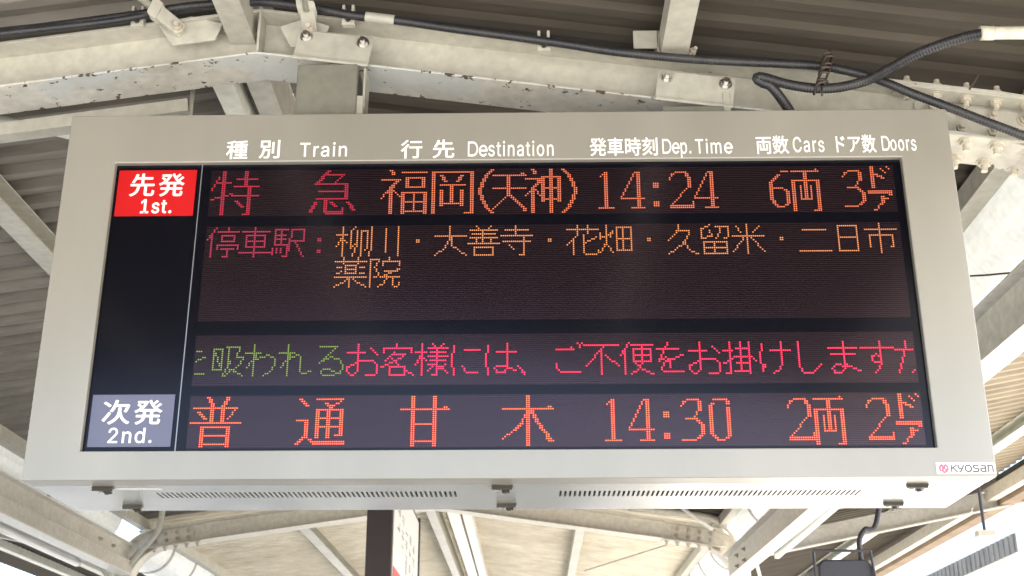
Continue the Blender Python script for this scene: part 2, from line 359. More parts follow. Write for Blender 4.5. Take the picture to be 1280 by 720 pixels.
gl = girder('girder', 'pale two-tier girder slanting to the bottom left below the board', -3.74, 3.93, -3.72, 11.68, 3.25, 0.28, 0.13, 'girder_paint', 'white_paint')
MB().box(-3.712, -3.672, 3.95, 11.66, 3.262, 3.372).box(-3.712, -3.664, 3.95, 11.66, 3.366, 3.376).build('lower_channel', 'girder_paint', gl, bevel=0.002)

# ------------------------------------------------------------ gutters
def gutter(xc, y0, y1, label, straps):
    t = thing('gutter', label, 'gutter', (xc, y0, 3.46), 'half round gutters along the canopy')
    path = [(xc-0.265*math.cos(math.pi*i/18), 3.735-0.265*math.sin(math.pi*i/18)) for i in range(19)]
    MB().ribbon(path, y0, y1, 0.006).build('trough', 'gutter', t, smooth=False)
    for y in (y0, y1):
        MB().prism([(p[0]-xc, p[1]-3.735) for p in path], (xc, y, 3.735), (1, 0, 0), (0, 0, 1), (0, 1, 0), -0.003, 0.003).build('end_plate', 'gutter', t)
    for y in straps:
        pp = [(xc-0.268*math.cos(math.pi*i/18), 3.735-0.268*math.sin(math.pi*i/18)) for i in range(19)]
        MB().ribbon(pp, y-0.03, y+0.03, -0.004).build('strap', 'arm_paint', t)
    return t
XG = 2.08
gutter(XG, YN, 3.66, 'white gutter in front of the chipped beam at far right', (0.5, 2.5))
gutter(XG, 4.0, 11.25, 'bright white round gutter right of the departure board', (6.7, 8.7, 10.6))
gutter(XG, 12.3, 19.5, 'white gutter beyond the curved knee at lower right', (13.0, 13.9, 14.8, 15.7, 17.5))
gutter(2*XR-XG, YN, 3.66, 'white gutter in front of the chipped beam at far left', (0.5, 2.5))
gutter(2*XR-XG, 4.0, 11.25, 'bright white round gutter at the lower left corner of the board', (5.5, 7.7, 9.6))
gutter(2*XR-XG, 12.3, 19.5, 'white gutter beyond the splice at lower left', (13.0, 13.9, 14.8, 15.7, 17.5))

# ------------------------------------------------------------ roof sheets, ribbed along the slope
def ribbed(name, label, xa, za, xb, zb, y0, y1, mat, pitch=0.15, depth=0.038, cat='roof sheet', group='ribbed canopy roof sheets'):
    prof = []; y = y0; k = 0
    while y < y1:
        for dy, dz in ((0, 0), (0.30, 0), (0.42, 1), (0.88, 1)):
            if y+dy*pitch < y1: prof.append((y+dy*pitch, dz*depth))
        y += pitch
    prof.append((y1, 0))
    m = MB(); n = 8; rows = []
    for i in range(n+1):
        t = i/n; x = xa+(xb-xa)*t; z = za+(zb-za)*t
        rows.append([m.b.verts.new((x, py, z+pz + 0.004*noise.noise((x*1.7, py*0.8, 3)))) for py, pz in prof])
    for A, B in zip(rows, rows[1:]):
        for i in range(len(prof)-1): m.b.faces.new((A[i], A[i+1], B[i+1], B[i]))
    o = m.build(name, mat); sd_ = o.modifiers.new('thickness', 'SOLIDIFY'); sd_.thickness = 0.0015; sd_.offset = 1
    return tag(o, label, cat, group)
zs = lambda x: zr(x)+0.285
wz = lambda d: 3.875 + 0.198*(d-2.94)          # side roof, d = distance to the right of x = 0 for the right wing
XE = 1.83
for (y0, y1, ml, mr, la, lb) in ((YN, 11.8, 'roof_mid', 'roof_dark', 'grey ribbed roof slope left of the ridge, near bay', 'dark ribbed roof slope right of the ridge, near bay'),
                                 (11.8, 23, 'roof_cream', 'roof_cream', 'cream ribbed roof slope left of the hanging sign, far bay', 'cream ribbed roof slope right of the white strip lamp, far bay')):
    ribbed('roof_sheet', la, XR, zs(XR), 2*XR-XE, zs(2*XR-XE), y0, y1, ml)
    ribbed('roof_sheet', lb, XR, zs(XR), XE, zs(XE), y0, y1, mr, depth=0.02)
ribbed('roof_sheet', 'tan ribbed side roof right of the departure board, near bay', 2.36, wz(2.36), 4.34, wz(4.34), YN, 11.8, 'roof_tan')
ribbed('roof_sheet', 'dark ribbed side roof at lower right, beyond the knee', 2.36, wz(2.36), 4.55, wz(4.55), 11.8, 23, 'roof_dark')  # dark sheet colour holds the shade under this side roof
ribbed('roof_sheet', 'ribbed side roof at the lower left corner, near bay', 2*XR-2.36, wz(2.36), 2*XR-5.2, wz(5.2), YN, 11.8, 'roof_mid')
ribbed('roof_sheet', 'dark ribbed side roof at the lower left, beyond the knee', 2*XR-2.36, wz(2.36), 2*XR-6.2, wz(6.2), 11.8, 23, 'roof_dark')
for (x, lb) in ((3.60, 'grey tan wing purlin under the ribbed side roof, right of the board'), (2*XR-3.60, 'wing purlin under the ribbed side roof at lower left'), (2*XR-4.6, 'outer wing purlin at the lower left corner')):
    d = x if x > 0 else 2*XR-x
    channel('wing_purlin', lb, 'purlin', x-0.05, x+0.05, wz(d)-0.10, 0.095, YN, 23, 'grey_paint', False, 'purlins under the side roofs')
t = thing('eave_beam', 'cream and brown eave beam at the lower right, with the thin dark rod in front', 'eave beam', (4.40, 10.2, 3.9))
MB().box(4.26, 4.345, 10.2, 22, 3.93, 4.05).build('inner_beam', 'lit_cream', t, bevel=0.004)
MB().box(4.36, 4.50, 10.2, 22, 3.89, 4.02).build('brown_fascia', 'rust', t, bevel=0.004)
tag(MB().box(4.36, 4.80, 3.0, 11.75, 4.075, 4.16).build('eave_soffit', 'roof_dark', bevel=0.003), 'dark eave edge beside the lower right corner of the board', 'eave')

# ------------------------------------------------------------ the departure board
PT = 0.0065; PV = PT*1.005                       # pitch of the LED dots
def U(v): return -1.02286 + v*PT
def V(v): return 3.40434 - v*PV
YF = 3.633                                       # front of the cabinet
board = thing('departure_board', 'beige railway departure board with lit orange and red LED lines', 'departure board', (U(146.2), YF, V(155.1)))
X0, X1, Z0, Z1 = U(-73.2), U(365.7), V(155.1), V(-30.1)
WX0, WX1, WZ0, WZ1 = U(-48.2), U(340.6), V(141.8), V(-3.5)
YB = 4.11
# front door: a frame round the window, then the body with its ventilated bottom
def ring(m, ox0, ox1, oz0, oz1, ix0, ix1, iz0, iz1, y0, y1):
    O = [(ox0, oz0), (ox1, oz0), (ox1, oz1), (ox0, oz1)]; I = [(ix0, iz0), (ix1, iz0), (ix1, iz1), (ix0, iz1)]
    vs = [[m.b.verts.new((x, y, z)) for x, z in Q] for Q, y in ((O, y0), (I, y0), (I, y1), (O, y1))]
    for a, b in zip(vs, vs[1:]+vs[:1]):
        for i in range(4): m.b.faces.new((a[i], a[(i+1) % 4], b[(i+1) % 4], b[i]))
    return m
ring(MB(), X0, X1, Z0, Z1, WX0, WX1, WZ0, WZ1, YF, YF+0.086).build('front_door', 'cabinet', board, bevel=0.0035)
MB().box(X0+0.004, X1-0.004, YF+0.0865, YB, Z0+0.05, Z1-0.003).build('cabinet_body', 'cabinet', board, bevel=0.004)
m = MB()                                          # bottom panel with two rows of real slots
zb0, zb1 = Z0+0.0015, Z0+0.018; ya, yb = 3.822, 3.905
xa, xb = X0+0.004, X1-0.004
m.box(xa, xb, YF+0.0895, ya, zb0, zb1); m.box(xa, xb, yb, YB, zb0, zb1)
runs = [(-1.160, -0.228), (0.082, 1.012)]; nsl = 62; edges = [xa]
for (p0, p1) in runs:
    st = (p1-p0)/nsl
    for k in range(nsl): edges += [p0+st*k+st*0.28, p0+st*k+st*0.74]
edges.append(xb)
for k in range(0, len(edges), 2): m.box(edges[k], edges[k+1], ya, yb, zb0, zb1)
for (q0, q1) in ((xa, xa+0.003), (xb-0.003, xb)): m.box(q0, q1, YF+0.0895, YB, zb1, Z0+0.052)
m.build('bottom_panel', 'under', board)
MB().box(xa+0.01, xb-0.01, YF+0.1, YB-0.01, Z0+0.044, Z0+0.049).build('slot_shade', 'dark_gap', board)  # near-black sheet above the slots, painted as the shade inside the cabinet
MB().box(xa, xb, YB-0.003, YB, zb1, Z0+0.052).build('back_strip', 'cabinet', board)
m = MB(); m.box(-1.33, -1.12, 3.752, 3.775, Z0-0.0003, Z0+0.0008); m.build('sticker', 'sticker', board)
def latch(x, y):
    m = MB()
    m.box(x-0.034, x+0.030, y-0.014, y+0.004, Z0-0.004, Z0+0.001)
    m.box(x-0.034, x+0.028, y-0.013, y-0.004, Z0-0.011, Z0-0.004)
    m.prism([(y-0.002, Z0-0.004), (y+0.018, Z0-0.007), (y+0.020, Z0-0.015), (y-0.002, Z0-0.011)], (0, 0, 0), (0, 1, 0), (0, 0, 1), (1, 0, 0), x-0.004, x+0.020)
    m.cyl((x+0.006, y+0.012, Z0-0.001), (x+0.006, y+0.012, Z0-0.018), 0.007, n=12)
    o = m.build('latch', 'latch_steel', board, bevel=0.001)
    m = MB().cyl((x-0.016, y+0.012, Z0+0.001), (x-0.016, y+0.012, Z0-0.012), 0.008, n=14).box(x-0.03, x-0.004, y+0.006, y+0.018, Z0-0.004, Z0+0.001)
    m.build('catch', 'steel', o, bevel=0.001); return o
l0 = latch(-1.288, 3.742)
for (x, y) in ((-1.281, 4.022), (-0.085, 3.748), (-0.078, 4.022), (1.156, 3.748), (1.157, 4.022)):
    l1 = copy_part(l0, board, (x+1.288, y-3.742, 0))
    for ch in l0.children: copy_part(ch, l1, (0, 0, 0))

# window: dark panel, divider, plates
YW = YF+0.020
window = MB().box(WX0-0.004, WX1+0.004, YW, YW+0.012, WZ0-0.004, WZ1+0.004).build('display_window', 'window', board)
MB().box(U(-5.75), U(-5.25), YW-0.0016, YW+0.001, WZ0, WZ1).build('divider', 'divider', board)
# outlines of the Latin letters used, in thousandths of the type size
LAT = {
    'T': (537, '32,452 32,509 417,509 417,452 257,452 257,0 193,0 193,452'),
    'r': (347, '53,0 53,379 112,379 112,321 115,321 120,332 126,342 134,351 142,360 152,367 163,374 175,378 187,382 200,384 213,385 216,385 219,385 222,385 226,385 229,384 243,384 243,322 242,323 240,323 237,323 234,324 230,324 226,325 221,325 216,325 212,326 207,326 196,325 186,324 177,322 168,319 159,315 151,310 144,304 137,298 131,291 126,284 121,275 118,267 116,257 114,247 114,237 114,0'),
    'a': (477, '160,-9 146,-8 132,-6 119,-4 106,0 94,5 83,11 73,18 63,26 55,35 48,45 41,55 37,67 33,80 31,93 30,108 31,120 32,132 35,143 39,152 43,161 49,169 55,176 62,182 69,188 78,193 86,198 95,202 105,205 115,208 125,211 136,213 146,215 157,217 168,218 178,220 191,222 203,223 215,224 225,226 234,227 242,228 249,229 255,231 261,233 265,235 269,238 272,241 274,245 275,249 276,255 276,257 275,266 274,274 272,282 270,290 267,297 263,303 258,309 253,314 247,318 240,322 232,325 224,328 215,329 206,330 196,331 185,330 175,329 166,328 157,325 149,322 142,319 135,315 128,310 123,306 118,301 113,296 109,290 105,285 102,279 100,274 41,291 47,304 53,317 61,328 69,337 79,346 88,354 99,360 110,366 121,371 133,375 145,379 157,381 169,383 182,384 194,384 202,384 211,384 220,383 229,381 239,379 249,377 258,374 268,370 277,366 286,360 294,354 302,347 310,339 316,330 322,320 327,309 331,297 334,283 336,268 337,251 337,0 277,0 277,52 272,52 270,47 266,41 262,36 257,30 252,25 246,19 239,14 232,9 224,5 215,1 206,-2 195,-5 184,-7 172,-8|170,45 184,46 196,48 207,50 218,54 228,59 237,64 245,71 252,78 258,85 263,93 268,102 271,111 274,119 275,129 276,138 276,190 274,188 271,186 268,185 264,183 259,182 254,181 249,179 243,178 238,177 231,176 225,175 219,174 213,173 206,172 200,171 194,170 189,170 184,169 180,168 175,168 167,167 158,165 150,163 142,161 134,159 127,156 120,152 114,148 108,144 103,139 99,134 96,128 94,121 92,113 92,105 92,97 93,90 95,84 98,78 102,72 106,67 111,63 117,59 123,55 130,52 137,50 145,48 153,47 161,46'),
    'i': (255, '53,0 53,379 114,379 114,0|84,443 77,443 71,445 65,447 59,450 54,455 49,460 46,465 43,471 42,477 41,483 42,490 43,496 46,502 49,507 54,512 59,516 65,519 71,522 77,523 84,524 91,523 97,522 103,519 109,516 114,512 118,507 122,502 124,496 126,490 126,483 126,477 124,471 122,465 118,460 114,455 109,450 103,447 97,445 91,443'),
    'n': (498, '114,227 114,0 53,0 53,379 112,379 112,287 102,287 110,307 119,324 129,339 140,352 152,362 165,370 180,376 195,381 211,384 227,384 242,384 257,382 270,379 283,374 295,369 306,362 316,353 325,344 333,333 341,321 347,307 351,293 354,276 356,259 357,240 357,0 296,0 296,235 295,252 292,268 288,281 281,294 273,304 263,313 252,320 239,325 225,328 210,329 199,329 189,327 179,325 170,322 161,317 152,312 145,306 138,299 132,291 126,283 122,273 118,263 116,252 114,240'),
    'D': (585, '62,0 295,0 338,4 381,15 420,34 456,60 487,91 512,127 530,167 541,210 545,254 541,299 530,342 512,382 487,418 456,449 420,475 381,494 338,505 295,509 62,509|124,452 292,452 325,449 356,440 386,426 413,406 436,381 455,353 469,322 477,289 480,254 477,220 469,187 455,156 436,128 413,103 386,83 356,69 325,60 292,57 124,57'),
    'e': (492, '452,168 452,196 446,235 433,273 412,307 385,337 352,361 315,378 275,387 234,389 193,382 155,368 120,347 90,320 67,287 50,251 41,212 41,172 48,133 64,96 86,63 115,35 149,12 187,-3 228,-10 269,-10 309,-2 346,14 380,37 408,66 352,94 335,78 316,66 296,56 274,50 252,47 229,48 207,53 186,60 166,72 148,86 133,103 121,122 112,142 106,164 104,168|104,222 113,228 123,253 136,275 153,294 173,310 196,321 221,329 246,331 271,329 296,321 319,310 339,294 356,275 369,253 379,228 388,222'),
    's': (453, '182,-8 167,-8 152,-6 138,-4 125,-1 112,3 100,9 89,15 79,21 70,29 62,38 54,47 48,58 43,69 39,81 36,94 94,107 98,95 102,84 108,75 116,67 124,60 134,55 144,51 156,48 168,46 181,45 196,46 210,48 223,51 234,56 244,62 253,69 260,77 264,85 267,94 268,103 267,110 266,118 263,124 259,130 254,136 248,141 241,145 232,149 223,152 212,155 149,170 130,175 112,182 97,190 83,198 72,208 63,219 56,231 51,244 48,258 47,274 48,287 50,299 53,310 58,321 65,332 73,341 82,350 92,357 103,364 115,370 128,375 142,379 156,382 171,384 187,384 202,384 216,383 230,380 242,377 254,372 265,367 274,361 283,355 292,347 299,339 305,330 311,321 316,311 320,301 324,290 268,277 265,286 261,294 256,301 250,309 243,316 234,322 225,326 214,330 201,332 187,333 174,332 162,330 151,327 140,322 131,317 123,310 117,303 112,295 109,286 109,277 109,269 111,262 114,255 118,249 124,243 131,238 139,234 149,230 159,226 172,223 229,209 249,204 267,197 282,190 295,181 306,171 315,161 322,149 327,136 330,122 331,107 330,93 328,81 324,69 319,58 312,47 304,37 295,28 284,20 273,13 260,6 246,1 231,-3 216,-6 199,-8'),
    't': (315, '204,379 204,327 6,327 6,379|65,471 126,471 126,98 126,88 128,80 130,73 132,66 136,61 141,57 146,54 153,52 161,50 170,50 173,50 176,50 178,50 182,51 185,51 189,52 192,52 196,53 199,53 202,54 213,2 209,1 205,0 201,-1 197,-2 192,-3 187,-3 182,-4 178,-4 173,-4 168,-4 150,-3 133,0 117,5 104,12 92,21 82,32 75,45 69,59 66,75 65,93'),
    'o': (503, '207,-8 187,-7 168,-4 150,1 133,8 117,16 102,27 88,39 76,53 65,68 56,85 48,103 42,123 38,143 35,165 34,187 35,211 38,233 42,253 48,273 56,291 65,308 76,323 88,337 102,349 117,360 133,369 150,376 168,380 187,383 207,384 228,383 247,380 265,376 282,369 299,360 314,349 327,337 339,323 350,308 359,291 367,273 373,253 378,233 380,211 381,187 380,165 378,143 373,123 367,103 359,85 350,68 339,53 327,39 314,27 299,16 282,8 265,1 247,-4 228,-7|207,46 222,47 236,50 248,53 260,59 270,66 280,74 288,83 295,94 302,105 307,117 311,131 315,144 317,158 319,173 319,187 319,202 317,217 315,231 311,245 307,258 302,271 295,282 288,292 280,302 270,310 260,317 248,323 236,327 222,329 207,330 193,329 179,327 167,323 155,317 145,310 136,302 127,292 120,282 114,271 108,258 104,245 101,231 98,217 97,203 96,187 97,173 98,158 101,144 104,131 108,117 114,105 120,94 127,83 136,74 145,66 155,59 167,53 179,50 193,47'),
    'p': (512, '53,-143 53,379 112,379 112,319 118,319 121,324 124,329 128,334 133,340 137,346 143,352 149,357 155,363 163,368 171,373 181,377 191,380 203,383 215,384 229,384 248,383 265,381 282,376 298,369 313,361 327,350 339,338 351,325 361,309 370,293 377,274 383,255 387,234 389,212 390,189 389,165 387,143 383,122 377,103 370,84 361,68 351,52 340,39 327,27 313,16 298,7 282,1 266,-4 248,-7 229,-8 216,-8 204,-6 192,-4 182,-1 173,4 164,9 156,14 150,19 143,25 138,31 133,37 129,43 125,49 121,54 118,59 114,59 114,-143|220,47 234,48 247,50 258,54 269,59 279,66 289,74 297,83 304,93 310,104 316,117 320,130 324,144 326,158 328,174 328,189 328,205 326,220 324,234 320,248 316,261 311,273 304,284 297,294 289,303 280,311 270,318 259,323 247,327 234,329 220,330 207,329 194,327 182,323 171,318 161,312 152,304 144,296 137,286 130,275 125,263 121,250 117,236 115,221 113,206 113,189 113,173 115,157 117,142 121,128 125,115 131,103 137,92 144,82 152,73 162,65 172,58 183,53 194,50 207,47'),
    '.': (276, '95,-4 88,-4 81,-2 75,0 69,4 63,9 58,14 54,20 52,27 50,34 50,41 50,48 52,55 54,62 58,68 63,73 69,78 75,82 81,85 88,86 95,87 103,86 110,85 116,82 122,78 128,73 132,68 136,62 139,55 140,48 141,41 140,34 139,27 136,20 132,14 128,9 122,4 116,0 110,-2 103,-4'),
    'm': (698, '53,0 53,379 112,379 112,295 108,295 111,307 115,318 120,328 126,337 132,346 140,354 147,360 155,366 163,372 172,376 181,380 190,383 200,385 209,386 219,386 235,385 250,382 264,377 276,370 287,361 297,350 305,338 312,325 317,310 321,295 312,295 316,306 320,316 325,326 330,335 337,343 345,351 353,358 361,364 371,370 381,375 391,379 402,382 413,384 425,386 437,386 450,386 462,384 474,381 486,377 497,372 508,365 517,358 526,349 534,339 541,328 546,316 551,303 554,288 556,272 557,255 557,0 496,0 496,254 495,269 492,283 487,295 481,305 473,313 463,319 453,324 442,328 431,330 419,330 409,330 399,329 390,327 382,324 374,320 367,315 361,310 355,304 350,297 345,290 342,282 339,274 337,266 336,257 335,247 335,0 274,0 274,260 273,272 271,283 267,293 261,303 253,311 244,318 234,323 224,327 212,330 199,330 191,330 182,329 174,327 166,324 158,320 150,316 143,310 137,304 131,297 126,289 121,281 118,271 116,261 114,250 114,238 114,0'),
    'C': (598, '267,-7 242,-6 217,-2 194,5 171,13 150,25 131,39 113,55 97,73 82,93 70,115 59,140 51,166 45,193 41,223 40,254 41,285 45,315 51,343 59,369 70,393 82,415 97,436 113,454 131,470 150,484 171,495 194,504 217,510 242,514 267,516 283,515 298,514 312,511 326,508 340,504 354,499 367,494 379,487 391,479 402,471 413,462 423,452 432,442 440,430 448,418 455,406 461,392 466,378 470,364 473,348 408,348 406,359 403,368 399,378 394,386 389,395 384,402 378,409 372,416 365,423 357,428 350,434 341,438 333,442 324,446 315,449 306,451 297,453 287,455 277,456 267,456 249,455 231,452 215,447 199,441 184,432 169,422 156,410 145,396 134,381 125,364 117,345 111,325 107,303 104,279 103,254 104,229 107,206 111,184 117,163 125,145 134,127 145,112 157,98 170,87 184,76 199,68 215,61 232,57 249,54 267,53 277,53 287,54 297,55 306,57 315,60 324,63 333,67 341,71 350,75 357,81 365,86 372,93 378,99 384,107 389,114 394,123 399,131 403,141 406,150 408,160 473,160 470,145 466,131 461,117 455,103 448,91 440,79 432,67 423,57 413,47 402,38 391,30 379,22 367,15 354,10 341,5 327,0 312,-3 298,-5 283,-6'),
    '1': (541, '76,0 76,55 391,55 391,0|276,509 276,0 212,0 212,448 209,448 86,358 86,427 198,509'),
    '2': (541, '64,0 64,47 234,229 245,241 256,252 265,263 274,273 282,282 289,292 296,301 302,309 306,318 311,327 314,335 317,344 319,353 320,362 320,371 320,382 318,392 316,402 312,410 308,419 302,426 296,433 289,439 282,444 273,449 264,453 255,456 245,458 234,459 224,460 212,459 201,458 191,455 181,452 172,447 164,442 156,436 150,429 144,422 139,413 135,404 131,395 129,384 127,373 127,362 66,362 66,380 69,397 73,413 79,428 86,442 95,456 105,468 117,478 129,488 143,496 158,503 174,509 190,512 207,515 225,516 243,515 260,513 276,509 291,503 306,497 319,488 332,479 343,469 352,458 361,445 368,432 374,418 378,403 380,388 381,372 381,361 379,350 377,339 375,328 371,318 366,307 361,296 354,284 345,271 336,259 325,245 313,230 299,215 284,198 267,180 153,60 153,57 389,57 389,0'),
    'd': (512, '195,-8 177,-7 159,-4 142,1 126,7 111,16 98,27 85,39 74,52 63,68 55,84 47,103 42,122 37,143 35,165 34,189 35,212 37,234 42,255 47,274 55,293 64,309 74,325 85,338 98,350 112,361 127,369 143,376 159,381 177,383 196,384 209,384 222,383 233,380 244,377 253,373 261,368 269,363 276,357 282,352 287,346 292,340 296,334 300,329 303,324 306,319 311,319 311,509 372,509 372,0 313,0 313,59 307,59 304,54 300,49 296,43 292,37 287,31 281,25 275,19 268,14 261,9 252,4 243,-1 233,-4 221,-6 209,-8|205,47 218,47 230,50 242,53 253,58 263,65 272,73 280,82 288,92 294,103 299,115 304,128 307,142 310,157 311,173 312,189 311,206 310,221 307,236 304,250 300,263 294,275 288,286 281,296 273,304 263,312 253,318 242,323 231,327 218,329 205,330 191,329 178,327 166,323 155,318 145,311 135,303 127,294 120,284 114,273 108,261 104,248 101,234 98,220 97,205 96,189 97,174 98,158 101,144 104,130 109,117 114,104 120,93 128,83 136,74 145,66 155,59 166,54 178,50 191,48'),
}
TRACK = 34
def layout(s):
    """splines of a Latin word from the glyph table, in thousandths of the type size"""
    out = []; x = 0
    for ch in s:
        if ch == ' ': x += 190; continue
        adv, gl = LAT[ch]
        for sp in gl.split('|'): out.append([(x+int(q.split(',')[0]), int(q.split(',')[1])) for q in sp.split()])
        x += adv-TRACK
    return out
def text_mesh(name, s, uv, mat, parent, bold=0.0, y=YF, deep=0.0012):
    """thin raised lettering fitted to a u0, u1, v0, v1 box of the board"""
    latin = all(ch in LAT or ch == ' ' for ch in s)
    if latin:
        cu = bpy.data.curves.new(name, 'CURVE'); cu.dimensions = '2D'; cu.fill_mode = 'BOTH'; cu.extrude = 0.01
        for q in layout(s):
            sp = cu.splines.new('POLY'); sp.points.add(len(q)-1); sp.use_cyclic_u = True
            for pt_, (a, b) in zip(sp.points, q): pt_.co = (a/1000, b/1000, 0, 1)
    else:
        cu = bpy.data.curves.new(name, 'FONT'); cu.body = s; cu.extrude = 0.01; cu.resolution_u = 6
    ob = bpy.data.objects.new(name, cu); C.objects.link(ob)
    bpy.context.view_layer.update()
    me = bpy.data.meshes.new_from_object(ob.evaluated_get(bpy.context.evaluated_depsgraph_get()))
    bpy.data.objects.remove(ob); bpy.data.curves.remove(cu)
    if bold:                       # heavier strokes: copies a hair apart, each a little prouder than the last
        bm = bmesh.new()
        for k, (dx, dy) in enumerate(((0, 0), (bold, 0), (-bold, 0), (0, bold*0.8), (0, -bold*0.8), (bold*0.7, bold*0.6), (-bold*0.7, -bold*0.6))):
            n0 = len(bm.verts); bm.from_mesh(me); bm.verts.ensure_lookup_table()
            for v in bm.verts[n0:]:
                v.co.x += dx; v.co.y += dy; v.co.z += 0.0011*k
        bm.to_mesh(me); bm.free()
    xs = [v.co.x for v in me.vertices]; ys = [v.co.y for v in me.vertices]; ax, bx, ay, by = min(xs), max(xs), min(ys), max(ys)
    x0, x1, z0, z1 = U(uv[0]), U(uv[1]), V(uv[3]), V(uv[2]); w = wloc(parent)
    for v in me.vertices:
        v.co = Vector((x0+(v.co.x-ax)/(bx-ax)*(x1-x0), y - deep*(0.5+0.5*v.co.z/0.01), z0+(v.co.y-ay)/(by-ay)*(z1-z0))) - w
    me.name = name; me.materials.clear(); me.materials.append(MT[mat])
    o = bpy.data.objects.new(name, me); C.objects.link(o); o.parent = parent; return o
BK = 0.015
for s, b, uv in (('種', BK, (6.5, 17.3, -15.3, -5.1)), ('別', BK, (22.9, 33.3, -15.5, -5.3)), ('Train', 0.006, (43.3, 66.8, -14.0, -6.0)),
                 ('行', BK, (93.5, 104.3, -14.9, -4.7)), ('先', BK, (109.4, 120.2, -15.0, -4.7)), ('Destination', 0.006, (126.9, 169.4, -14.0, -5.4)),
                 ('発車時刻', BK, (187.3, 221.0, -15.3, -5.2)), ('Dep.', 0.006, (223.3, 237.5, -14.3, -4.0)), ('Time', 0.006, (239.6, 258.1, -14.3, -6.0)),
                 ('両数', BK, (269.6, 285.8, -15.7, -5.6)), ('Cars', 0.006, (287.8, 303.2, -14.9, -6.4)),
                 ('ドア数', BK, (309.1, 328.8, -15.9, -5.8)), ('Doors', 0.006, (331.6, 348.5, -15.0, -6.8))):
    text_mesh('column_heading', s, uv, 'white', board, b, YF)
def plate(name, uv, mat, label):
    o = MB().box(U(uv[0]), U(uv[1]), YW-0.0035, YW+0.001, V(uv[3]), V(uv[2])).build(name, mat, board); o['label'] = label; return o
p1 = plate('train_order_plate', (-46.6, -7.9, -0.6, 24.1), 'red', 'red plate for the first train')
p2 = plate('train_order_plate', (-46.1, -7.8, 114.6, 139.3), 'slate', 'slate blue plate for the second train')
for par, L in ((p1, (('先', BK, (-40.4, -28.1, 1.2, 13.7)), ('発', BK, (-26.1, -13.4, 1.3, 13.8)), ('1st.', 0.016, (-34.0, -18.6, 15.2, 22.9)))),
               (p2, (('次', BK, (-40.8, -27.8, 117.1, 128.8)), ('発', BK, (-26.0, -13.0, 117.2, 128.9)), ('2nd.', 0.008, (-36.9, -16.6, 130.3, 137.6))))):
    for s, b, uv in L: text_mesh('lettering', s, uv, 'white', par, b, YW-0.0035)

# maker's sticker at the lower right corner
st = MB().box(U(338.9), U(365.3), YF-0.0016, YF+0.001, V(153.9), V(148.7)).build('maker_sticker', 'sticker', board)
def strokes(name, segs, wd, mat, x0, z0, sx, sz):
    m = MB(); k_ = 0
    for pl in segs:
        for (a, b) in zip(pl, pl[1:]):
            A = Vector((x0+a[0]*sx, 0, z0+a[1]*sz)); B = Vector((x0+b[0]*sx, 0, z0+b[1]*sz)); d = (B-A)
            if d.length < 1e-6: continue
            k_ += 1; d.normalize(); n_ = Vector((-d.z, 0, d.x))
            m.obox(A + Vector((0, YF-0.0022-0.00001*k_, 0)), d, Vector((0, 1, 0)), n_, (-wd*0.45, 0, -wd/2), ((B-A).length+wd*0.45, 0.0004, wd/2))
    return m.build(name, mat, st)
def arc(cx, cy, rx, ry, a0, a1, n=10): return [(cx+rx*math.cos(R(a0+(a1-a0)*i/n)), cy+ry*math.sin(R(a0+(a1-a0)*i/n))) for i in range(n+1)]
lx = [0, 1.12, 2.30, 3.62, 4.75, 5.88]
segs = [[(0, 0), (0, 1)], [(0.82, 1), (0.0, 0.48)], [(0.25, 0.62), (0.85, 0)],
        [(1.12, 1), (1.12, 0.75), (1.3, 0.5), (1.62, 0.45)], [(2.0, 1), (1.52, 0.1), (1.3, 0)],
        arc(2.72, 0.5, 0.5, 0.5, 0, 360, 18),
        [(4.35, 1), (3.75, 1), (3.58, 0.85), (3.62, 0.62), (3.85, 0.52), (4.2, 0.5), (4.38, 0.35), (4.32, 0.1), (4.15, 0), (3.5, 0)],
        [(4.85, 1), (5.3, 1), (5.5, 0.85), (5.5, 0), (4.95, 0), (4.75, 0.15), (4.75, 0.4), (4.95, 0.52), (5.5, 0.52)],
        [(5.95, 0), (5.95, 0.98), (6.45, 0.98), (6.68, 0.82), (6.68, 0)]]
sx = (U(364.0)-U(345.6))/6.68; sz = V(150.1)-V(152.9)
strokes('lettering', segs, 0.0040, 'mark_grey', U(345.6), V(152.9), sx, sz)
em = [arc(0, 0, 1, 1, 120, 215), arc(0, 0, 1, 1, -40, 60), arc(0.1, -0.5, 0.45, 0.5, 180, 380, 8), [(-0.35, 0.55), (-0.2, -0.2)], [(0.2, 0.7), (0.15, 0.0)]]
strokes('emblem', em, 0.0052, 'mark_pink', U(342.2), V(151.4), 0.0115, 0.0115)

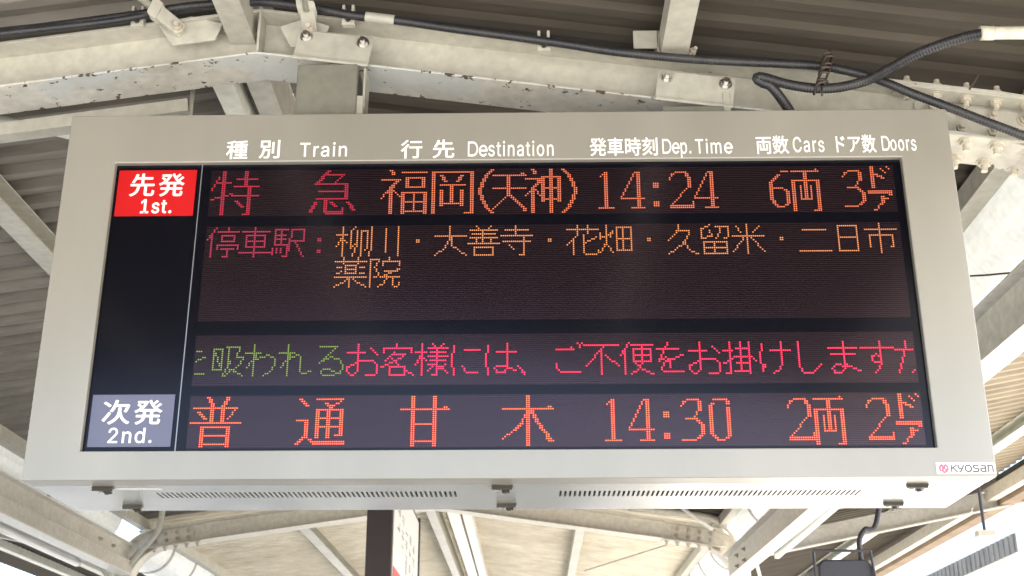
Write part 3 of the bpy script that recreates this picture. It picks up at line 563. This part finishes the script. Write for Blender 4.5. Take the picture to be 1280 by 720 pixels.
# ------------------------------------------------------------ LED rows
DIG = '0123456789abcdefghijklmnopqrstuvwxyz'
G16 = {
    '停': '4006 242f a0a1 52f2 74d4d77774 59f9 595b f9fb 7bdb abaf8f',
    '車': '12e2 34c4ca3a34 37c7 0dfd 707f',
    '駅': '1119 1171 1464 1666 1979 4149 797d6f5f 0b0e 2b2d 4b4d 91f1f797 918a7f b8ff',
    '柳': '0454 303f 350a 3658 9072 727b 7b99 a2a9a98f c2f2fbec c2cf',
    '川': '10190f 818d e0ef',
    '大': '05f5 70765b0f 868a 8aff',
    '善': '4051 b0a1 12e2 24d4 16e6 7278 4748 b7b8 09f9 3bcbcf3f3b',
    '寺': '22d2 7075 05f5 18e8 b6bf9f 4a6c',
    '花': '02f2 5054 a0a4 550a 383f e699 858e9feffd',
    '畑': '30390e 040754 6356 3a6e 81f1fd8d81 87f7 b1bd',
    '久': '605418 53b3b58a1f 89bdff',
    '留': '5012 1217 1766 5366 81e1e6c7 a1a487 29d9df2f29 2cdc 797f',
    '米': '707f 06f6 2144 d1a4 660e 97fe',
    '二': '23d3 0efe',
    '日': '31c1ce3e31 37c7',
    '市': '7073 03f3 26d6dccc 262c 707f',
    '薬': '02f2 4043 b0b3 64a4a85854 5464 56a6 1535 1837 e5c5 c8e8 0afa 7a7f 6b5c0f 9bacff',
    '院': '11513558593a 111f a0a2 72f27274 f2f4 87e7 6af6 6afa 9a8d5f cacedfeffd',
    '：': '6676 6777 6c7c 6d7d',
    '・': '7787 7888',
    'を': '13b3 602957787c d659 593c3d4ede',
    '吸': '1252 525c 125c 121c 1c5c 71d1c6f6e97f 818a6f 988bff',
    'わ': '404f 0474 641b 5786b5d6e8e9dc9f',
    'れ': '404f 0474 641b 578595a6adbefd',
    'る': '31b139 3986c7eaebde8f5f4e4d5c7cad',
    'お': '0484 505d3f1e0d0b2a6888c8eaeddf9f b2e5',
    '客': '7072 12e2 1214 e2e4 6428 55b5780b 468aff 4bbbbf4f4b',
    '様': '0454 303f 350a 3658 8091 d0c1 62f2 74e4 66f6 78e8 a2aeaf8f 6a9a6d eaac aafe',
    'に': '21182f 73e3 6b7d8ede',
    'は': '21182f 64f4 b0bbae6e5c6babfd',
    '、': '0b2d3e 1c3f',
    'ご': '23a392 2a2c4ede c0d2 e0f1',
    '不': '01f1 820b 747f 96fb',
    '便': '4006 242f 51f1 63e3e96963 66e6 a1a99c5f 69adff',
    '掛': '0444 303f1f 0a48 63b3 808e 57b7 6aba 5ebe c0cf c6f9',
    'け': '21182e3b 64f4 b0b9ad7f',
    'し': '303c5f9fdb',
    'ま': '13e3 26d6 808d6f3f2d4bac9bfe',
    'す': '03f3 909a8d6f 97765758597a99',
    'が': '0484a5ad7f 50461f b4e9 d0f2',
}
G24 = {
    '特': '=505n 2696 330a 0fac c4m4 =g0g8 b8n8 adnd =i9in gnin =cgfj =d4d4',
    '急': '=9037 82h2 h2d6 47j7 =i7if 5bib 4fjf =3h1m =8g8l 8mhm 9nhn hmhk =bhdj =jhml',
    '福': '=4052 0585 =852c 2c0f =494n 6b9e a1m1 =c4c9 c4l4 =k4k9 c9l9 =acan acmc =lcln ahmh amlm gcgm',
    '岡': '=111n 11l1 =k1kn hnkn =5376 =f3d6 5868 68h8 =a8ah =5b5j =fbfj 5igi',
    '（': '=705235281b1c2f3i5l7n',
    '天': '13h3 f2g2 1aha =838d 8e0m =9egl gmhm',
    '神': '=3042 0575 =752c 2c0e =3a3n 5b7e =848h 84h4 =g4gh 8aha 8ghg =c0cn',
    '）': '=002245586b6c5f4i2l0n',
    '普': '=7093 =9395 =g0e4 15l5 =959c =e5ec =376a l5ha 0cnc =5e5n =hehn 5eie 5iii 5mim',
    '通': '=2154 1b5b =5b5j =5i1m =7k9l 9lnl 9mnm a1m1 l2h4 =e3g5 =a6aj a6m6 =l6li jili aama aeme =f6fj',
    '甘': '16n6 l5m5 =606n =g0gn 6dhd 6lhl',
    '木': '06n6 l5m5 =b0bn b79c 9c5g =8d5g 5g0k =d7fc =fclk =kkml',
    '両': '=0202 12d2 c1c1 =626h 07d7 =070n =c7cn ancn 4a4h 9a9h 4h9h',
    'ド': '=202b =4476 7171 8282 9393 a0a0 b1b1',
    'ア': '01b1 02b2 =a3a3 8595 =6465 =6658 5849 2b4a',
    '1': '=424l 2433 1l8l',
    '4': '=828l 720f 0gbg 5lbl',
    '2': '061332 3272 =7283 =8396 =969a 9a1j 0kbk 0lbl bibl',
    '3': '051332 3262 =7284 =8487 876a 2b6b =6b8d =8d9f =9f9i =9i7k 0l6l',
    '0': '=161h =969h =2415 3242 4272 =8294 =1i3k 4l7l =9i8k',
    '6': '72a2 =5436 =3618 =181h =1h3k 4l7l 3b7b =8c9e =9e9i =9i8k',
    '・': '484a 585a 686a 4i4k 5i5k 6i6k',
}
def raster(s):
    out = set()
    for t in s.split():
        w = t[0] == '='
        if w: t = t[1:]
        pts = [(DIG.index(t[i]), DIG.index(t[i+1])) for i in range(0, len(t), 2)]
        for (xa_, ya_), (xb_, yb_) in zip(pts, pts[1:]):
            n = max(abs(xb_-xa_), abs(yb_-ya_), 1)
            for k in range(n+1):
                x = int(xa_+(xb_-xa_)*k/n+0.5); y = int(ya_+(yb_-ya_)*k/n+0.5); out.add((x, y))
                if w: out.add((x+1, y))
    return out
YL = YW-0.0008
def led_row(v0, h, label):
    m = MB().box(U(-0.6), U(336.6), YL, YW+0.002, V(v0+h+0.4), V(v0-0.4))
    o = m.build('led_row', 'led_off', board); o['label'] = label
    m = MB()
    for k in range(h+1): m.box(U(-0.6), U(336.6), YL-0.0022, YL+0.0005, V(v0+k)-0.00055, V(v0+k)+0.00055)
    m.build('louvre', 'louvre', o)
    return o
OCT = [(math.cos(R(22.5+45*i)), math.sin(R(22.5+45*i))) for i in range(8)]
def led_char(row, ch, G, u0, v0, mat, core=None, clip=(0, 336), rad=0.0030, crad=0.0019):
    """one lit character: each dot a small flat LED lens standing in its row"""
    dots = [(u0+x, v0+y) for x, y in sorted(raster(G[ch])) if clip[0] <= u0+x < clip[1]]
    def discs(rr, y, name, mm, par):
        m = MB()
        for (a, b) in dots:
            cx, cz = U(a+0.5), V(b+0.5)
            top = [m.b.verts.new((cx+rr*p[0]*0.8, y-0.0006, cz+rr*p[1]*0.8)) for p in OCT]; bot = [m.b.verts.new((cx+rr*p[0], y, cz+rr*p[1])) for p in OCT]
            m.b.faces.new(top)
            for i in range(8): m.b.faces.new((bot[i], bot[(i+1) % 8], top[(i+1) % 8], top[i]))
        return m.build(name, mm, par)
    o = discs(rad, YL, 'led_character', mat, row)
    if core: 
        m = MB(); 
        for (a, b) in dots:
            cx, cz = U(a+0.5), V(b+0.5); m.b.faces.new([m.b.verts.new((cx+crad*p[0], YL-0.0009, cz+crad*p[1])) for p in OCT])
        me = bpy.data.meshes.new('core'); m.b.transform(Matrix.Translation(-wloc(row))); m.b.to_mesh(me); m.b.free()
        # the bright middle of each dot joins its character's mesh as a second material
        bm = bmesh.new(); bm.from_mesh(o.data); n0 = len(bm.faces); bm.from_mesh(me); bm.faces.ensure_lookup_table()
        for fc in bm.faces[n0:]: fc.material_index = 1
        for fc in bm.faces[n0:]:
            if fc.normal.y > 0: fc.normal_flip()
        bm.to_mesh(o.data); bm.free(); bpy.data.meshes.remove(me); o.data.materials.append(core)
    return o
g_crim = glow('crimson_led', (186, 20, 56), 1.4); g_crim2 = glow('dim_crimson_led', (176, 26, 68), 1.4)
g_org1 = glow('dim_orange_led', (206, 46, 26), 1.2); c_org1 = glow('dim_orange_core', (246, 146, 96), 1.45)
g_amb = glow('amber_led', (150, 58, 30), 1.3); c_amb = glow('amber_core', (236, 156, 92), 1.8)
g_grn = glow('green_led', (58, 92, 22), 1.3); c_grn = glow('green_core', (146, 172, 66), 1.7)
g_pink = glow('hot_pink_led', (240, 6, 60), 1.8); c_pink = glow('hot_pink_core', (255, 40, 92), 2.4)
g_org = glow('orange_led', (240, 44, 14), 1.7); c_org = glow('orange_core', (255, 126, 84), 2.3)
row1 = led_row(0, 24, 'top line of lit characters, first train')
row2 = led_row(30.3, 48, 'line of small lit characters, stops of the first train')
row3 = led_row(86.2, 24, 'scrolling line in olive and hot pink')
row4 = led_row(115.7, 24, 'bottom line of bright orange characters, second train')
for ch, x in (('特', 0), ('急', 48)): led_char(row1, ch, G24, x, 0, g_crim)
for ch, x in (('福', 84), ('岡', 108), ('（', 131), ('天', 138), ('神', 155), ('）', 173), ('1', 190), ('4', 202), ('・', 214), ('2', 226), ('4', 238), ('6', 274), ('両', 286), ('3', 311), ('ド', 323), ('ア', 323)):
    led_char(row1, ch, G24, x, 12 if ch == 'ア' else 0, g_org1, c_org1)
for i, ch in enumerate('停車駅：'): led_char(row2, ch, G16, 16*i, 30.3, g_crim2)
for i, ch in enumerate('柳川・大善寺・花畑・久留米・二日市'): led_char(row2, ch, G16, 63+16*i, 30.3, g_amb, c_amb)
for i, ch in enumerate('薬院'): led_char(row2, ch, G16, 63+16*i, 46.3, g_amb, c_amb)
for i, ch in enumerate('を吸われる'): led_char(row3, ch, G16, -9+16*i, 90.2, g_grn, c_grn)
for i, ch in enumerate('お客様には、ご不便をお掛けしますが'): led_char(row3, ch, G16, 71+16*i, 90.2, g_pink, c_pink)
for ch, x in (('普', 0), ('通', 48), ('甘', 96), ('木', 144), ('1', 190), ('4', 202), ('・', 214), ('3', 226), ('0', 238), ('2', 275), ('両', 287), ('2', 311), ('ド', 324), ('ア', 324)):
    led_char(row4, ch, G24, x, 115.7+(12 if ch == 'ア' else 0), g_org, c_org)

# ------------------------------------------------------------ cables, conduits, brace rods above the board
def conduit(pts, rad, ridge_from=None, pitch=0.0095, n=10, steps=16):
    pl = resample(bez(pts, steps), 0.003)
    return MB().tube(pl, lambda L: rad*(1+0.065*math.cos(2*math.pi*L/pitch)), n)
C1 = [(-2.6, 3.68, 3.84), (-1.886, 3.680, 3.937), (-1.807, 3.680, 3.953), (-1.644, 3.680, 3.973), (-1.482, 3.680, 3.997), (-1.319, 3.680, 4.021), (-1.170, 3.680, 4.048), (-0.935, 3.675, 4.060), (-0.741, 3.675, 4.034), (-0.602, 3.675, 4.003), (-0.438, 3.675, 3.979), (-0.273, 3.675, 3.949), (-0.110, 3.675, 3.922), (0.106, 3.675, 3.885), (0.293, 3.672, 3.848), (0.506, 3.670, 3.820), (0.684, 3.668, 3.804), (0.861, 3.665, 3.791), (0.968, 3.660, 3.779), (1.034, 3.655, 3.762), (1.119, 3.650, 3.733), (1.186, 3.645, 3.700), (1.258, 3.640, 3.659), (1.364, 3.635, 3.607), (1.469, 3.630, 3.553), (1.590, 3.630, 3.497), (1.755, 3.630, 3.415), (2.0, 3.63, 3.30)]
o = conduit(C1, 0.0148, steps=8).build('conduit', 'conduit', smooth=True)
tag(o, 'long black ribbed conduit lying along the top of the chipped beam', 'conduit', 'black ribbed conduits')
C2 = [(1.396, 3.360, 3.710), (1.339, 3.400, 3.717), (1.238, 3.460, 3.708), (1.157, 3.540, 3.695), (1.103, 3.600, 3.690), (1.021, 3.630, 3.682), (0.936, 3.635, 3.681), (0.849, 3.635, 3.697), (0.800, 3.640, 3.717), (0.765, 3.645, 3.731), (0.752, 3.650, 3.728), (0.771, 3.652, 3.713), (0.802, 3.655, 3.697), (0.856, 3.70, 3.648), (0.880, 3.72, 3.612), (0.90, 3.73, 3.57)]
o = conduit(C2, 0.0165, steps=8).build('conduit', 'conduit', smooth=True)
tag(o, 'looping black conduit running from the ivory pipe down behind the board', 'conduit', 'black ribbed conduits')
o = conduit([(-2.3, 3.66, 3.860), (-1.83, 3.655, 3.925), (-1.45, 3.66, 3.975), (-1.25, 3.69, 4.035), (-1.05, 3.70, 4.075)], 0.012).build('cable', 'conduit', smooth=True)
tag(o, 'thin black cable beside the conduit at the top left', 'cable')
m = MB(); m.tube(bez([(1.391, 3.360, 3.711), (1.452, 3.365, 3.715), (1.576, 3.370, 3.717), (1.826, 3.380, 3.718)], 6), 0.0205, 16); m.cyl((1.389, 3.3595, 3.711), (1.43, 3.362, 3.713), 0.0225, n=16)
tag(m.build('pipe', 'pvc', smooth=True), 'ivory plastic pipe at the upper right with black conduit leaving its end', 'pipe')
# white tape sleeve and tape lump near the ridge
pl = [(-0.555, 3.675, 3.996), (-0.50, 3.675, 3.988), (-0.455, 3.675, 3.981)]
tag(MB().tube(resample(bez(pl, 8), 0.004), lambda L: 0.0185*(1+0.04*math.cos(L*900)), 12).build('cable_sleeve', 'plate_paint', smooth=True), 'short grey sleeve round the black conduit, right of the ridge', 'sleeve')
m = MB()
for k in range(9):
    a = k/8; p = Vector((0.950+0.036*a, 3.632, 3.672+0.115*a)); q = p+Vector((0.006*math.sin(k*2.1), -0.004, 0.008*math.cos(k*1.7)))
    m.tube(bez([p+Vector((-0.016, 0.012, -0.010)), q+Vector((-0.010, -0.024, 0)), q+Vector((0.012, -0.024, 0.003)), p+Vector((0.018, 0.012, 0.012))], 5), 0.0045, 6)
m.cyl((0.955, 3.615, 3.672), (0.952, 3.612, 3.640), 0.0035, n=6); m.cyl((0.988, 3.62, 3.785), (0.996, 3.615, 3.812), 0.004, n=6)
tag(m.build('tape_binding', 'tape', smooth=True), 'knotted brown tape binding two black conduits together', 'binding')
tag(MB().tube(bez([(1.437, 3.63, 3.668), (1.452, 3.622, 3.69), (1.468, 3.618, 3.715)], 5), 0.0035, 6).build('cable_tie', 'tape'), 'thin dark cable tie end sticking up between the splice bolts', 'cable tie')
def clip(x, z, label):
    t = thing('beam_clip', label, 'clip', (x, 3.70, z), 'conduit clips on the beam flange')
    MB().box(x-0.022, x+0.022, 3.694, 3.7185, z-0.045, z-0.005).box(x-0.022, x-0.012, 3.688, 3.716, z-0.012, z+0.03).box(x+0.010, x+0.020, 3.688, 3.716, z-0.012, z+0.03).build('clamp_body', 'cream', t, bevel=0.002)
    m = MB().cyl((x, 3.695, z-0.028), (x, 3.686, z-0.028), 0.009, n=8); m.build('screw', 'tape', t)
clip(-1.345, 4.028, 'small clip on the flange left of the ridge')
clip(-0.618, 4.025, 'small clip on the flange just right of the ridge brace')
clip(0.052, 3.915, 'small clip holding the conduit mid beam, above the word Destination')

def brace(p, q, gx0, gx1, label):
    t = thing('brace_rod', label, 'brace rod', p, 'wind brace rods ending at the ridge')
    p, q = Vector(p), Vector(q); d = (p-q).normalized()
    MB().cyl(q+d*0.10, p, 0.013, n=12).build('rod', 'cream', t, smooth=True)
    m = MB(); side = d.cross(Vector((0, 1, 0))).normalized()
    m.obox(q, side, Vector((0, 1, 0)), d, (-0.026, -0.020, -0.02), (0.026, 0.020, 0.115)); m.obox(q, side, Vector((0, 1, 0)), d, (-0.033, -0.026, 0.085), (0.033, 0.026, 0.125))
    m.build('clevis', 'cream', t, bevel=0.004)
    w = gx1-gx0
    m = MB(); m.prism([(gx0, q.z+0.028), (gx0+0.25*w, q.z-0.055), (gx1-0.1*w, q.z-0.035), (gx1, q.z+0.03), ((gx0+gx1)/2, q.z+0.06)], (0, 0, 0), (1, 0, 0), (0, 0, 1), (0, 1, 0), 3.735, 3.745)
    m.build('gusset_plate', 'cream', t, bevel=0.002)
    bolt(t, q+Vector((0.0, -0.02, -0.005)), (0, -1, 0), 'bolt', 0.016)
brace((-1.62, 3.10, 4.13), (-1.205, 3.728, 3.985), -1.285, -1.06, 'round brace rod with bolted clevis, left of the ridge')
brace((-0.735, 3.10, 4.14), (-0.752, 3.728, 3.972), -0.86, -0.69, 'round brace rod with bolted clevis, right of the ridge')
tag(MB().cyl((-1.222, 4.0, 3.60), (-1.222, 4.0, 3.96), 0.008, n=10).build('hanger_rod', 'cream', smooth=True), 'thin vertical rod rising behind the top left of the board', 'rod')
tag(MB().tube(bez([(-2.6, 4.30, 4.03), (-2.05, 4.30, 3.952), (-1.78, 4.30, 3.887), (-1.3, 4.34, 3.76)], 6), 0.018, 12).build('brace_pipe', 'grey_paint', smooth=True), 'grey pipe slanting down behind the top left corner of the board', 'pipe')
ex = Vector((1, 0, SL)).normalized(); ez = Vector((-SL, 0, 1)).normalized()
tag(MB().obox((-1.22, 3.96, zr(-1.22)-0.045), ex, (0, 1, 0), ez, (-1.9, 0, 0), (0, 0.009, 0.05)).obox((-1.22, 3.96, zr(-1.22)-0.045), ex, (0, 1, 0), ez, (-1.9, 0.009, 0), (0, 0.06, 0.006)).build('angle_bar', 'plate_paint'), 'brownish angle bar tucked behind the lower edge of the chipped beam', 'angle bar')
t = thing('purlin_cleat', 'small pale cleat beside the purlin at the top of the photo', 'cleat', (0.42, 3.74, 3.93))
MB().box(0.36, 0.447, 3.742, 3.75, 3.905, 3.975).box(0.440, 0.4485, 3.742, 3.83, 3.875, 3.975).build('angle', 'cream', t, bevel=0.002); bolt(t, (0.556, 3.74, 3.885), (0.4, -1, 0), 'bolt', 0.012)

# ------------------------------------------------------------ hangers that carry the board
def bracket(x0, x1, label, side):
    xc = (x0+x1)/2; t = thing('hanging_bracket', label, 'bracket', (xc, 3.70, 3.60), 'hangers carrying the board')
    zl, zrr = zr(x0), zr(x1); a = -SL
    ex = Vector((1, 0, a)).normalized(); ez = Vector((-a, 0, 1)).normalized(); o = Vector((x0, 3.70, zr(x0)))
    L = (x1-x0)/ex.x
    m = MB().obox(o, ex, (0, 1, 0), ez, (-0.004, -0.004, -0.012), (L+0.004, 0.006, 0.098)); m.obox(o, ex, (0, 1, 0), ez, (-0.004, -0.012, -0.020), (L+0.004, -0.004, -0.006))
    m.build('clamp_plate', 'plate_paint', t, bevel=0.004)
    for k in (0.028, L-0.028): 
        b = bolt(t, o+ex*k+ez*0.072-Vector((0, 0.004, 0)), (0, -1, 0), 'steel', 0.0165, 0.014)
    MB().box(x0+0.016, x1-0.03, 3.684, 3.84, 3.585, zr(x1)-0.012).build('post', 'post_paint', t, bevel=0.006)
    m = MB(); m.prism([(3.70, 3.66), (3.78, 3.66), (3.80, zr(x1)-0.02), (3.70, zr(x1)-0.02)], (0, 0, 0), (0, 1, 0), (0, 0, 1), (1, 0, 0), x1-0.012, x1-0.004)
    m.box(x1-0.03, x1-0.008, 3.69, 3.83, 3.585, 3.70)
    m.build('side_plate', 'plate_paint', t, bevel=0.002)
bracket(-0.795, -0.545, 'grey hanger with two shiny bolts, left one above the word Train', -1)
bracket(0.425, 0.675, 'grey hanger with two shiny bolts, right one above the word Dep.', 1)

# ------------------------------------------------------------ far side of the canopy
def strip_lamp(x, z, y0, y1, label, w=0.13, tube=True, hm='lamp_grey'):
    t = thing('strip_lamp', label, 'strip lamp', (x, (y0+y1)/2, z), 'fluorescent strip lamps')
    MB().box(x-w/2, x+w/2, y0, y1, z, z+0.06).build('housing', hm, t, bevel=0.004)
    if tube: MB().cyl((x, y0+0.06, z-0.028), (x, y1-0.06, z-0.034), 0.028, n=14).build('lamp_tube', 'tube', t, smooth=True)
    for y in (y0+0.02, y1-0.05): MB().box(x-0.022, x+0.022, y, y+0.03, z-0.055, z+0.002).build('lamp_holder', 'lamp_grey', t, bevel=0.003)
    for y in (y0+0.3, y1-0.3): MB().cyl((x, y, z+0.05), (x, y, z+0.30), 0.006, n=8).build('hanger', 'lamp_grey', t)
strip_lamp(-0.785, 3.985, 12.1, 19.6, 'white strip lamp under the far ridge, right of the hanging sign', 0.12, False, 'white_paint')
strip_lamp(2.06, 3.30, 6.6, 10.75, 'white strip lamp below the right end of the board', 0.20)
strip_lamp(-4.00, 3.32, 7.6, 11.2, 'white strip lamp at the lower left corner', 0.14)

t = thing('hanging_sign', 'brown edged hanging sign with white face and red foot, below the board', 'sign', (-0.95, 8.0, 2.2))
MB().box(-1.05, -0.885, 8.0, 9.9, 2.0, 3.43).build('sign_body', 'sign_brown', t, bevel=0.008)
MB().box(-0.886, -0.880, 8.05, 9.82, 2.04, 3.39).build('sign_face', 'sign_white', t)
MB().box(-0.8805, -0.8775, 8.06, 9.81, 2.05, 2.80).build('red_panel', 'sign_red', t)
MB().box(-0.887, -0.872, 9.83, 9.90, 2.0, 3.43).build('end_trim', 'sign_brown', t)
m = MB(); rr = random.Random(3)
for col in range(5):
    y = 8.35+0.27*col
    for row in range(3 if col else 2):
        z = 3.20-0.10*row-0.02*col
        for s in range(5):
            if rr.random() < 0.75:
                dy, dz = rr.uniform(-0.03, 0.03), rr.uniform(-0.03, 0.03)
                if s % 2: m.box(-0.8797, -0.878, y+2*dy, y+2*dy+0.016, z-0.03, z+0.03)
                else: m.box(-0.8797, -0.8782, y-0.07, y+0.07, z+dz, z+dz+0.009)
m.box(-0.8797, -0.878, 8.85, 8.95, 2.86, 2.95)
m.build('faded_lettering', 'sign_grey', t)
for x in (-0.97,): 
    for y in (8.3, 9.6): MB().cyl((x, y, 3.31), (x, y, 3.98), 0.014, n=10).build('hanger', 'sign_brown', t)

tag(MB().tube(bez([(0.9, 11.66, 3.86), (1.45, 11.66, 3.80), (1.70, 11.66, 3.745), (1.86, 11.66, 3.60), (1.925, 11.66, 3.40), (1.94, 11.66, 3.1), (1.94, 11.66, 2.4)], 8), 0.032, 12).build('pipe', 'cream', smooth=True), 'cream pipe bending down the curved knee at lower right', 'pipe', 'pipes on the far frame')
tag(MB().tube(bez([(-3.30, 11.3, 4.0), (-3.38, 11.45, 3.82), (-3.44, 11.6, 3.68), (-3.52, 11.6, 3.55), (-3.66, 11.6, 3.38), (-3.74, 11.6, 3.2), (-3.76, 11.6, 2.6)], 8), 0.028, 12).build('pipe', 'cream', smooth=True), 'pale pipe curving down past the splice at lower left', 'pipe', 'pipes on the far frame')
tag(MB().cyl((1.30, 11.2, 3.80), (1.62, 11.35, 3.60), 0.018, n=10).build('knee_rod', 'white_paint', smooth=True), 'short white rod slanting to the curved knee at lower right', 'rod')
tag(MB().cyl((0.62, 15.1, 3.78), (1.42, 13.4, 3.80), 0.009, n=8).build('wind_brace', 'plate_paint'), 'thin dark brace wire across the cream far roof', 'brace')
tag(MB().tube([(1.815, 4.86, 3.495), (1.86, 4.80, 3.475), (1.95, 4.72, 3.455)], 0.004, 6).build('wire', 'tape'), 'thin dark wire across the bright gutter at right', 'wire')

t = thing('hanging_monitor', 'dark box in a wire cage at the bottom right of the photo', 'monitor', (1.59, 6.6, 2.2))
MB().prism([(1.44, 2.15), (1.75, 2.15), (1.735, 2.56), (1.70, 2.592), (1.48, 2.592), (1.455, 2.56)], (0, 0, 0), (1, 0, 0), (0, 0, 1), (0, 1, 0), 6.5, 6.85).build('case', 'box_dark', t, bevel=0.01)
m = MB()
for (a, b) in (((1.432, 6.48, 2.1), (1.432, 6.48, 2.632)), ((1.432, 6.48, 2.632), (1.72, 6.48, 2.632)), ((1.72, 6.48, 2.632), (1.765, 6.48, 2.1))): m.cyl(a, b, 0.007, n=8)
m.build('wire_cage', 'box_dark', t)
MB().tube(bez([(1.70, 6.6, 2.60), (1.70, 6.6, 2.70), (1.735, 6.6, 2.76), (1.80, 6.6, 2.80), (1.88, 6.6, 3.18)], 6), 0.014, 10).build('support_pipe', 'box_dark', t, smooth=True)

t = thing('far_canopy', 'neighbouring canopy edge with ribbed fascia at the far lower right', 'canopy', (7.5, 22, 4.3))
m = MB(); y = 17.0
while y < 40:
    m.box(6.50, 6.53, y, y+0.11, 4.31, 4.56); m.box(6.515, 6.545, y+0.11, y+0.2, 4.31, 4.56); y += 0.2
m.build('ribbed_fascia', 'roof_mid', t)
MB().box(6.55, 10.5, 17.0, 40, 4.58, 4.64).build('roof_deck', 'white_paint', t)
MB().box(6.47, 6.60, 16.93, 17.0, 4.26, 4.60).build('end_cap', 'grey_paint', t)
for y in (20, 28, 36): MB().box(8.4, 8.6, y, y+0.2, -0.9, 4.58).build('post', 'grey_paint', t)
t = thing('hanging_rod', 'thin dark rod hanging at the right below the cabinet corner', 'rod', (3.22, 9, 3.0))
MB().cyl((3.21, 9.0, 3.17), (3.205, 9.0, 3.95), 0.012, n=8).build('rod', 'box_dark', t)
MB().box(3.15, 3.27, 8.96, 9.04, 3.13, 3.17).build('foot', 'plate_paint', t)
tag(MB().tube(bez([(-4.30, 7.0, 3.40), (-4.28, 8.8, 3.41), (-4.24, 10.2, 3.43), (-4.05, 11.2, 3.40), (-3.86, 11.6, 3.20), (-3.84, 11.65, 2.6)], 8), 0.02, 10).build('pipe', 'plate_paint', smooth=True), 'thin grey pipe beside the strip lamp at the lower left corner', 'pipe', 'pipes on the far frame')
tag(MB().tube(bez([(2.02, 11.5, 3.34), (2.06, 11.5, 3.05), (2.07, 11.5, 2.4)], 6), 0.016, 10).build('pipe', 'white_paint', smooth=True), 'thin white pipe dropping beside the curved knee at lower right', 'pipe', 'pipes on the far frame')
